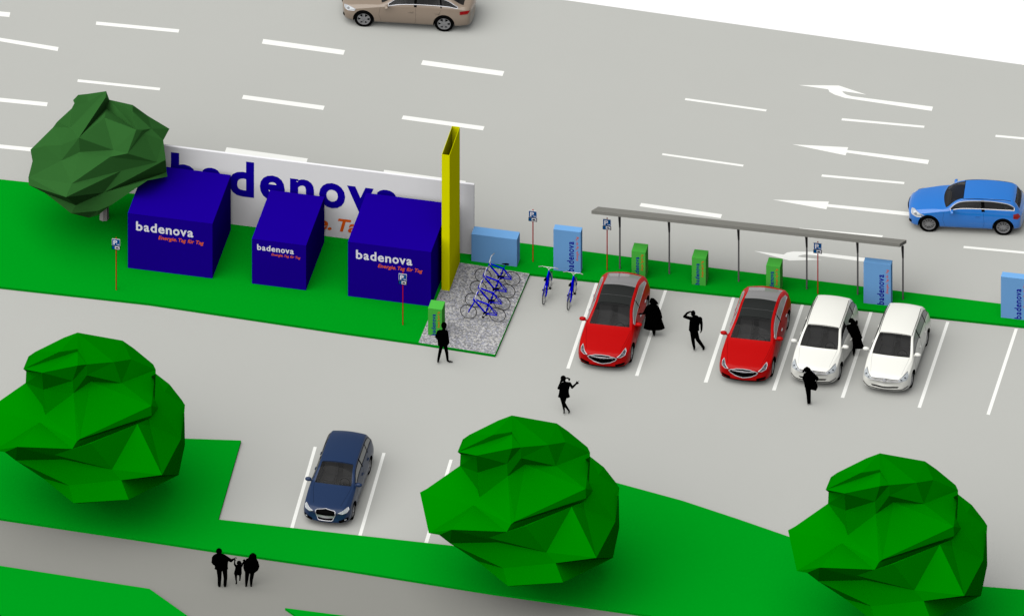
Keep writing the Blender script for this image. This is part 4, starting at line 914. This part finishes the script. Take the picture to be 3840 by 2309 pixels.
# woman phoning and pointing
p = Person('woman with a ponytail holding a phone and pointing to the right', 2060, 1390, 8.243, 530, 1305)
p.limb((395,820,72),(420,985,48,.04),(458,1215,27)); p.limb((458,1240,24),(455,1290,22,.0),(448,1298,16,.13))
p.limb((475,820,66),(448,985,45,-.02),(520,1110,42,-.04),(612,1235,27,-.06)); p.limb((612,1250,25,-.06),(608,1292,20,-.04),(600,1298,15,.08))
p.limb((430,385,45),(620,385,45)); p.limb((400,500,70),(530,500,68)); p.limb((395,640,72),(525,640,70)); p.limb((430,400,55),(395,640,72)); p.limb((600,400,50),(525,640,70)); p.limb((500,420,80),(460,760,85))
L = p.limb((425,400,44),(290,535,42,.05),(345,370,26,.08)); p.hand(L[-1][0], (.25,.2,1), (1,0,0), .5, .85)
L = p.limb((635,390,42),(705,515,38,.03),(835,392,28,.05)); p.hand(L[-1][0], (.8,-.05,.62), (0,.2,1), .9, 1.05, True)
p.limb((470,315,34),(480,370,45)); p.head(428,243,78,74,(-.35,-1,-.1)); p.hair([[(500,225,18),(570,222,22),(622,255,28),(612,285,26)]], 1.1); p.eyes()
p.cloth('jacket', [(490,345,60),(510,380,140),(475,480,138),(455,580,146),(452,680,152),(453,760,172),(455,798,185)], .5, fold=.03); p.done()
bm = bmesh.new(); cc = p.P(365,322,.1); box(bm, cc.x-.012, cc.x+.012, cc.y-.03, cc.y+.03, cc.z-.05, cc.z+.08, .004)
ph = bmobj('phone', bm, 'silhouette_black'); ph.location = p.base; tag(ph, 'small black phone at the ear of the pointing woman', 'phone')
# woman in wide coat at the red car
p = Person('woman in a wide flared coat reaching to the left red car', 2380, 1100, 6.453, 470, 1015)
p.limb((440,800,48),(460,970,24)); p.limb((462,960,24),(468,1000,17),(470,1008,14,.12))
p.limb((480,800,46,-.08),(478,960,25,-.1),(476,1000,17,-.1)); p.limb((476,1003,15,-.1),(480,1008,13,.02))
p.limb((340,340,60),(520,340,60)); p.limb((350,450,75),(520,450,75)); p.limb((380,650,85),(510,650,85)); p.limb((430,340,80),(440,780,90))
L = p.limb((320,350,58),(235,478,36,.05),(175,493,15,.1)); p.hand(L[-1][0], (-1,-.1,-.15), (0,-.3,1), .25, .95)
L = p.limb((545,350,50),(600,450,38),(640,555,26)); p.hand(L[-1][0], (.45,-.1,-1), (-.5,-1,0), .8, .95)
p.limb((430,260,36),(430,310,50)); p.head(415,190,52,62,(-1,-.35,0)); p.hair([[(440,160,48),(500,205,42),(548,242,24)],[(450,230,50),(500,270,40)]], 1.16); p.eyes()
p.cloth('coat', [(435,262,70),(432,300,135),(428,360,165),(435,450,165),(450,560,185),(462,680,212),(472,790,242),(474,838,252)], .42, fold=.03); p.done()
# saluting man
p = Person('man shading his eyes with a raised arm, standing between the red cars', 2380, 1100, 6.453, 1560, 1360)
p.limb((1395,930,58),(1412,1130,46,.02),(1440,1300,32)); p.limb((1440,1322,26),(1440,1345,22,.02),(1438,1350,18,.15))
p.limb((1475,930,62),(1525,1110,50,-.02),(1650,1282,38,-.05)); p.limb((1668,1300,34,-.05),(1665,1340,24,-.04),(1655,1348,18,.08))
p.limb((1370,610,50),(1580,610,48)); p.limb((1395,720,70),(1500,720,70)); p.limb((1385,860,68),(1490,860,68)); p.limb((1475,600,80),(1440,900,80)); p.limb((1390,620,60),(1390,900,66))
L = p.limb((1350,605,44),(1205,560,36,.05),(1275,470,24,.1)); p.hand(L[-1][0], (1,.05,.5), (0,-1,-.3), .12, 1.0)
L = p.limb((1598,615,40),(1618,760,33),(1616,880,25)); p.hand(L[-1][0], (-.05,-.1,-1), (-.6,-1,0), .3, .95)
p.limb((1430,545,34),(1460,590,48)); p.head(1412,488,50,62,(-.8,-1,0)); p.hair(k=1.12); p.eyes()
p.cloth('jacket', [(1470,565,70),(1480,600,140),(1460,680,135),(1440,780,122),(1437,850,125),(1437,890,128)], .5); p.done()
# person with bag before the white car
p = Person('person with bobbed hair and a carried bag in front of a white bonnet', 2960, 1340, 7.42, 540, 1280)
p.limb((500,800,68),(522,1040,48,.02),(527,1230,36)); p.limb((527,1245,28),(520,1270,20),(512,1278,16,.12))
p.limb((545,800,60,-.04),(560,1040,40,-.04),(565,1230,34,-.04)); p.limb((565,1245,28,-.04),(568,1270,20,0),(572,1278,16,.10))
p.limb((450,480,55),(650,470,55)); p.limb((460,600,75),(630,600,75)); p.limb((480,720,70),(570,720,70)); p.limb((540,480,90),(520,780,90))
L = p.limb((440,480,48),(392,580,34,.04),(420,660,24,.10)); p.hand(L[-1][0], (.7,-.5,-.1), (0,0,1), .5, .9)
L = p.limb((665,480,50),(775,580,44),(770,625,30,.06)); p.hand(L[-1][0], (-.6,-.2,-.8), (-.3,-1,0), .7, .9)
p.limb((520,410,36),(530,460,50)); p.head(485,350,58,72,(-.75,-1,-.2)); p.hair([[(440,330,48),(380,398,22)],[(535,320,45),(590,410,50),(640,440,40)]], 1.18); p.eyes()
p.cloth('coat', [(545,428,80),(560,455,150),(565,540,175),(560,640,160),(545,740,125),(520,820,95)], .5); p.done()
bm = bmesh.new()
fr = [p.P(x, y, .10) for x, y in ((600,705),(745,715),(790,835),(742,925),(595,890))]; bk_ = [v+Vector((0,.10,0)) for v in fr]
F_ = [bm.verts.new(v) for v in fr]; B_ = [bm.verts.new(v) for v in bk_]; bm.faces.new(F_); bm.faces.new(B_[::-1])
for i in range(5): bm.faces.new((F_[i], B_[i], B_[(i+1)%5], F_[(i+1)%5]))
tube(bm, [p.P(640,708,.05), p.P(680,650,.05), p.P(725,708,.05)], .008, 6)
bg = bmobj('shoulder_bag', bm, 'silhouette_black'); bg.location = p.base; tag(bg, 'black bag carried beside the person in front of the white bonnet', 'bag')
# woman at the open door
p = Person('woman in a long coat leaning into the open door of the white hatchback', 3120, 1150, 7.807, 525, 1290)
p.limb((505,1030,52),(518,1180,30),(525,1250,22)); p.limb((525,1262,20),(525,1280,17),(522,1288,14,.12))
p.limb((540,1030,50,-.08),(535,1190,28,-.1),(530,1260,20,-.1)); p.limb((530,1275,16,-.1),(532,1288,13,.03))
p.limb((380,450,62),(580,450,60)); p.limb((400,560,80),(600,560,75)); p.limb((560,560,90),(600,900,90)); p.limb((470,460,80),(590,800,100))
L = p.limb((350,455,62),(245,610,44,.05),(300,730,26,.05)); p.hand(L[-1][0], (-.3,-.2,-1), (-.6,-1,0), .4, .95)
L = p.limb((610,460,50),(670,600,44),(735,730,27)); p.hand(L[-1][0], (.55,-.1,-1), (-.5,-1,0), .8, .95)
p.limb((470,350,38),(480,400,52)); p.head(435,280,56,62,(-1,-.5,0)); p.hair([[(460,255,60),(520,310,52),(600,370,38)]], 1.14); p.eyes()
p.cloth('coat', [(500,375,80),(480,420,155),(475,500,190),(510,600,190),(560,700,160),(595,800,148),(620,940,165),(645,1060,185)], .42, fold=.02); p.done()
p.t.location = p.base + Vector((.14,-.28,0))
# family
G2 = 'family walking hand in hand on the path'
p = Person('man in a hooded jacket walking on the path, holding the child by one hand', 760, 2030, 7.42, 540, 1250, G2)
p.limb((460,770,78),(470,1000,56,.03),(462,1200,44)); p.limb((462,1212,34),(460,1236,28),(455,1240,22,-.14))
p.limb((615,770,74),(635,1000,54,-.02),(622,1200,44)); p.limb((622,1212,34),(620,1236,28),(618,1240,22,-.14))
p.limb((345,430,62),(600,430,62)); p.limb((370,560,90),(600,560,90)); p.limb((430,690,90),(610,690,85)); p.limb((480,420,110),(520,720,110))
L = p.limb((330,430,62),(300,560,58,-.05),(345,600,40,.05)); p.hand(L[-1][0], (1,-.2,-.2), (0,0,1), .4, .95)
L = p.limb((640,440,60),(790,525,46,0),(865,480,24,.03)); p.hand(L[-1][0], (.55,-.1,.75), (-.5,-1,.3), .5, 1.0)
p.limb((460,340,60),(470,390,75)); p.head(455,265,76,70,(.1,1,0)); p.hair(k=1.14); p.eyes()
p.cloth('jacket', [(470,335,90),(470,375,170),(478,440,225),(482,540,232),(488,620,215),(510,640,190),(520,700,180),(520,748,190)], .42); p.done()
p = Person('small child in shorts swinging off the ground between two adults', 760, 2030, 7.42, 980, 1250, G2)
p.limb((925,900,44),(928,1030,26,.03),(940,1110,20,0)); p.limb((940,1125,22),(940,1150,24,-.03),(930,1165,20,-.08))
p.limb((1035,880,44),(1042,980,26,.02),(1035,1055,20,-.03)); p.limb((1035,1060,20,-.03),(1030,1072,18,-.09))
p.limb((960,680,45),(1060,680,45)); p.limb((960,790,48),(1040,790,48)); p.limb((1005,680,60),(1005,820,60))
L = p.limb((930,680,34),(888,620,26,0),(892,540,17,.02)); p.hand(L[-1][0], (.05,0,1), (1,-.2,0), .5, .7)
L = p.limb((1085,660,34),(1125,590,24,0),(1150,530,17,.02)); p.hand(L[-1][0], (.15,0,1), (-1,-.2,0), .5, .7)
p.limb((1010,635,28),(1005,670,38)); p.head(1012,590,58,52,(0,1,0)); p.hair(k=1.14); p.eyes()
p.cloth('shorts', [(993,760,92),(985,820,102),(980,880,108),(978,900,106)], .5)
p.cloth('shirt', [(1005,650,60),(1000,680,92),(995,740,92),(993,775,96)], .5); p.done()
p = Person('woman with shoulder-length hair in a wide jacket walking on the path', 760, 2030, 7.42, 1280, 1250, G2)
p.limb((1240,860,66),(1225,1050,48,.02),(1212,1200,32)); p.limb((1210,1212,28),(1205,1238,20),(1203,1242,18,-.12))
p.limb((1380,860,64),(1352,1060,46,.02),(1348,1200,30)); p.limb((1348,1212,27),(1348,1238,20),(1348,1242,18,-.12))
p.limb((1260,520,65),(1450,520,65)); p.limb((1250,640,80),(1460,640,80)); p.limb((1260,780,75),(1400,780,75)); p.limb((1350,520,110),(1330,780,110))
L = p.limb((1235,530,48),(1180,640,36,.02),(1160,545,22,.05)); p.hand(L[-1][0], (-.05,0,1), (-1,-.2,0), .5, .9)
L = p.limb((1500,560,50),(1530,680,50,-.02),(1490,780,36,.03)); p.hand(L[-1][0], (-.4,-.2,-1), (-.6,-1,0), .5, .95)
p.limb((1390,470,50),(1370,520,70)); p.head(1400,400,74,70,(.1,1,0)); p.hair([[(1340,380,40),(1320,450,40)],[(1460,380,38),(1470,440,30)]], 1.16); p.eyes()
p.cloth('jacket', [(1380,450,100),(1365,485,150),(1350,560,190),(1350,650,218),(1350,720,222),(1345,790,195),(1320,850,140)], .42); p.done()
# ------------------------------------------------------------------ camera, light, render
sc = bpy.context.scene
cd = bpy.data.cameras.new('camera'); cam = bpy.data.objects.new('camera', cd); C.objects.link(cam)
cd.type = 'ORTHO'; cd.ortho_scale = 3840/K; cd.clip_end = 1000; cd.clip_start = .1
fwd = Vector((0, CE, -SE)); cam.location = -fwd*90; cam.rotation_euler = (math.acos(SE), 0, 0)
sc.camera = cam
Ld = Vector((-.40, -.36, .85)).normalized()
sd_ = bpy.data.lights.new('sun', 'SUN'); sd_.energy = 3.36; sd_.angle = R(86); sd_.color = (1,.985,.96)
so = bpy.data.objects.new('sun', sd_); C.objects.link(so); so.rotation_euler = Ld.to_track_quat('Z','Y').to_euler()
w = bpy.data.worlds.new('World'); sc.world = w; w.use_nodes = True; nt = w.node_tree; bg = nt.nodes['Background']
sk = nt.nodes.new('ShaderNodeTexSky'); sk.sky_type = 'NISHITA'; sk.sun_disc = False; sk.sun_elevation = math.asin(Ld.z); sk.sun_rotation = math.atan2(Ld.x, Ld.y)
hs = nt.nodes.new('ShaderNodeHueSaturation'); hs.inputs['Saturation'].default_value = .12
nt.links.new(sk.outputs[0], hs.inputs['Color']); nt.links.new(hs.outputs[0], bg.inputs['Color']); bg.inputs['Strength'].default_value = .09
sc.cycles.diffuse_bounces = 0
vs_ = sc.view_settings; sc.display_settings.display_device = 'sRGB'; vs_.view_transform = 'Standard'; vs_.look = 'None'; vs_.exposure = 0; vs_.gamma = 1; vs_.use_curve_mapping = False
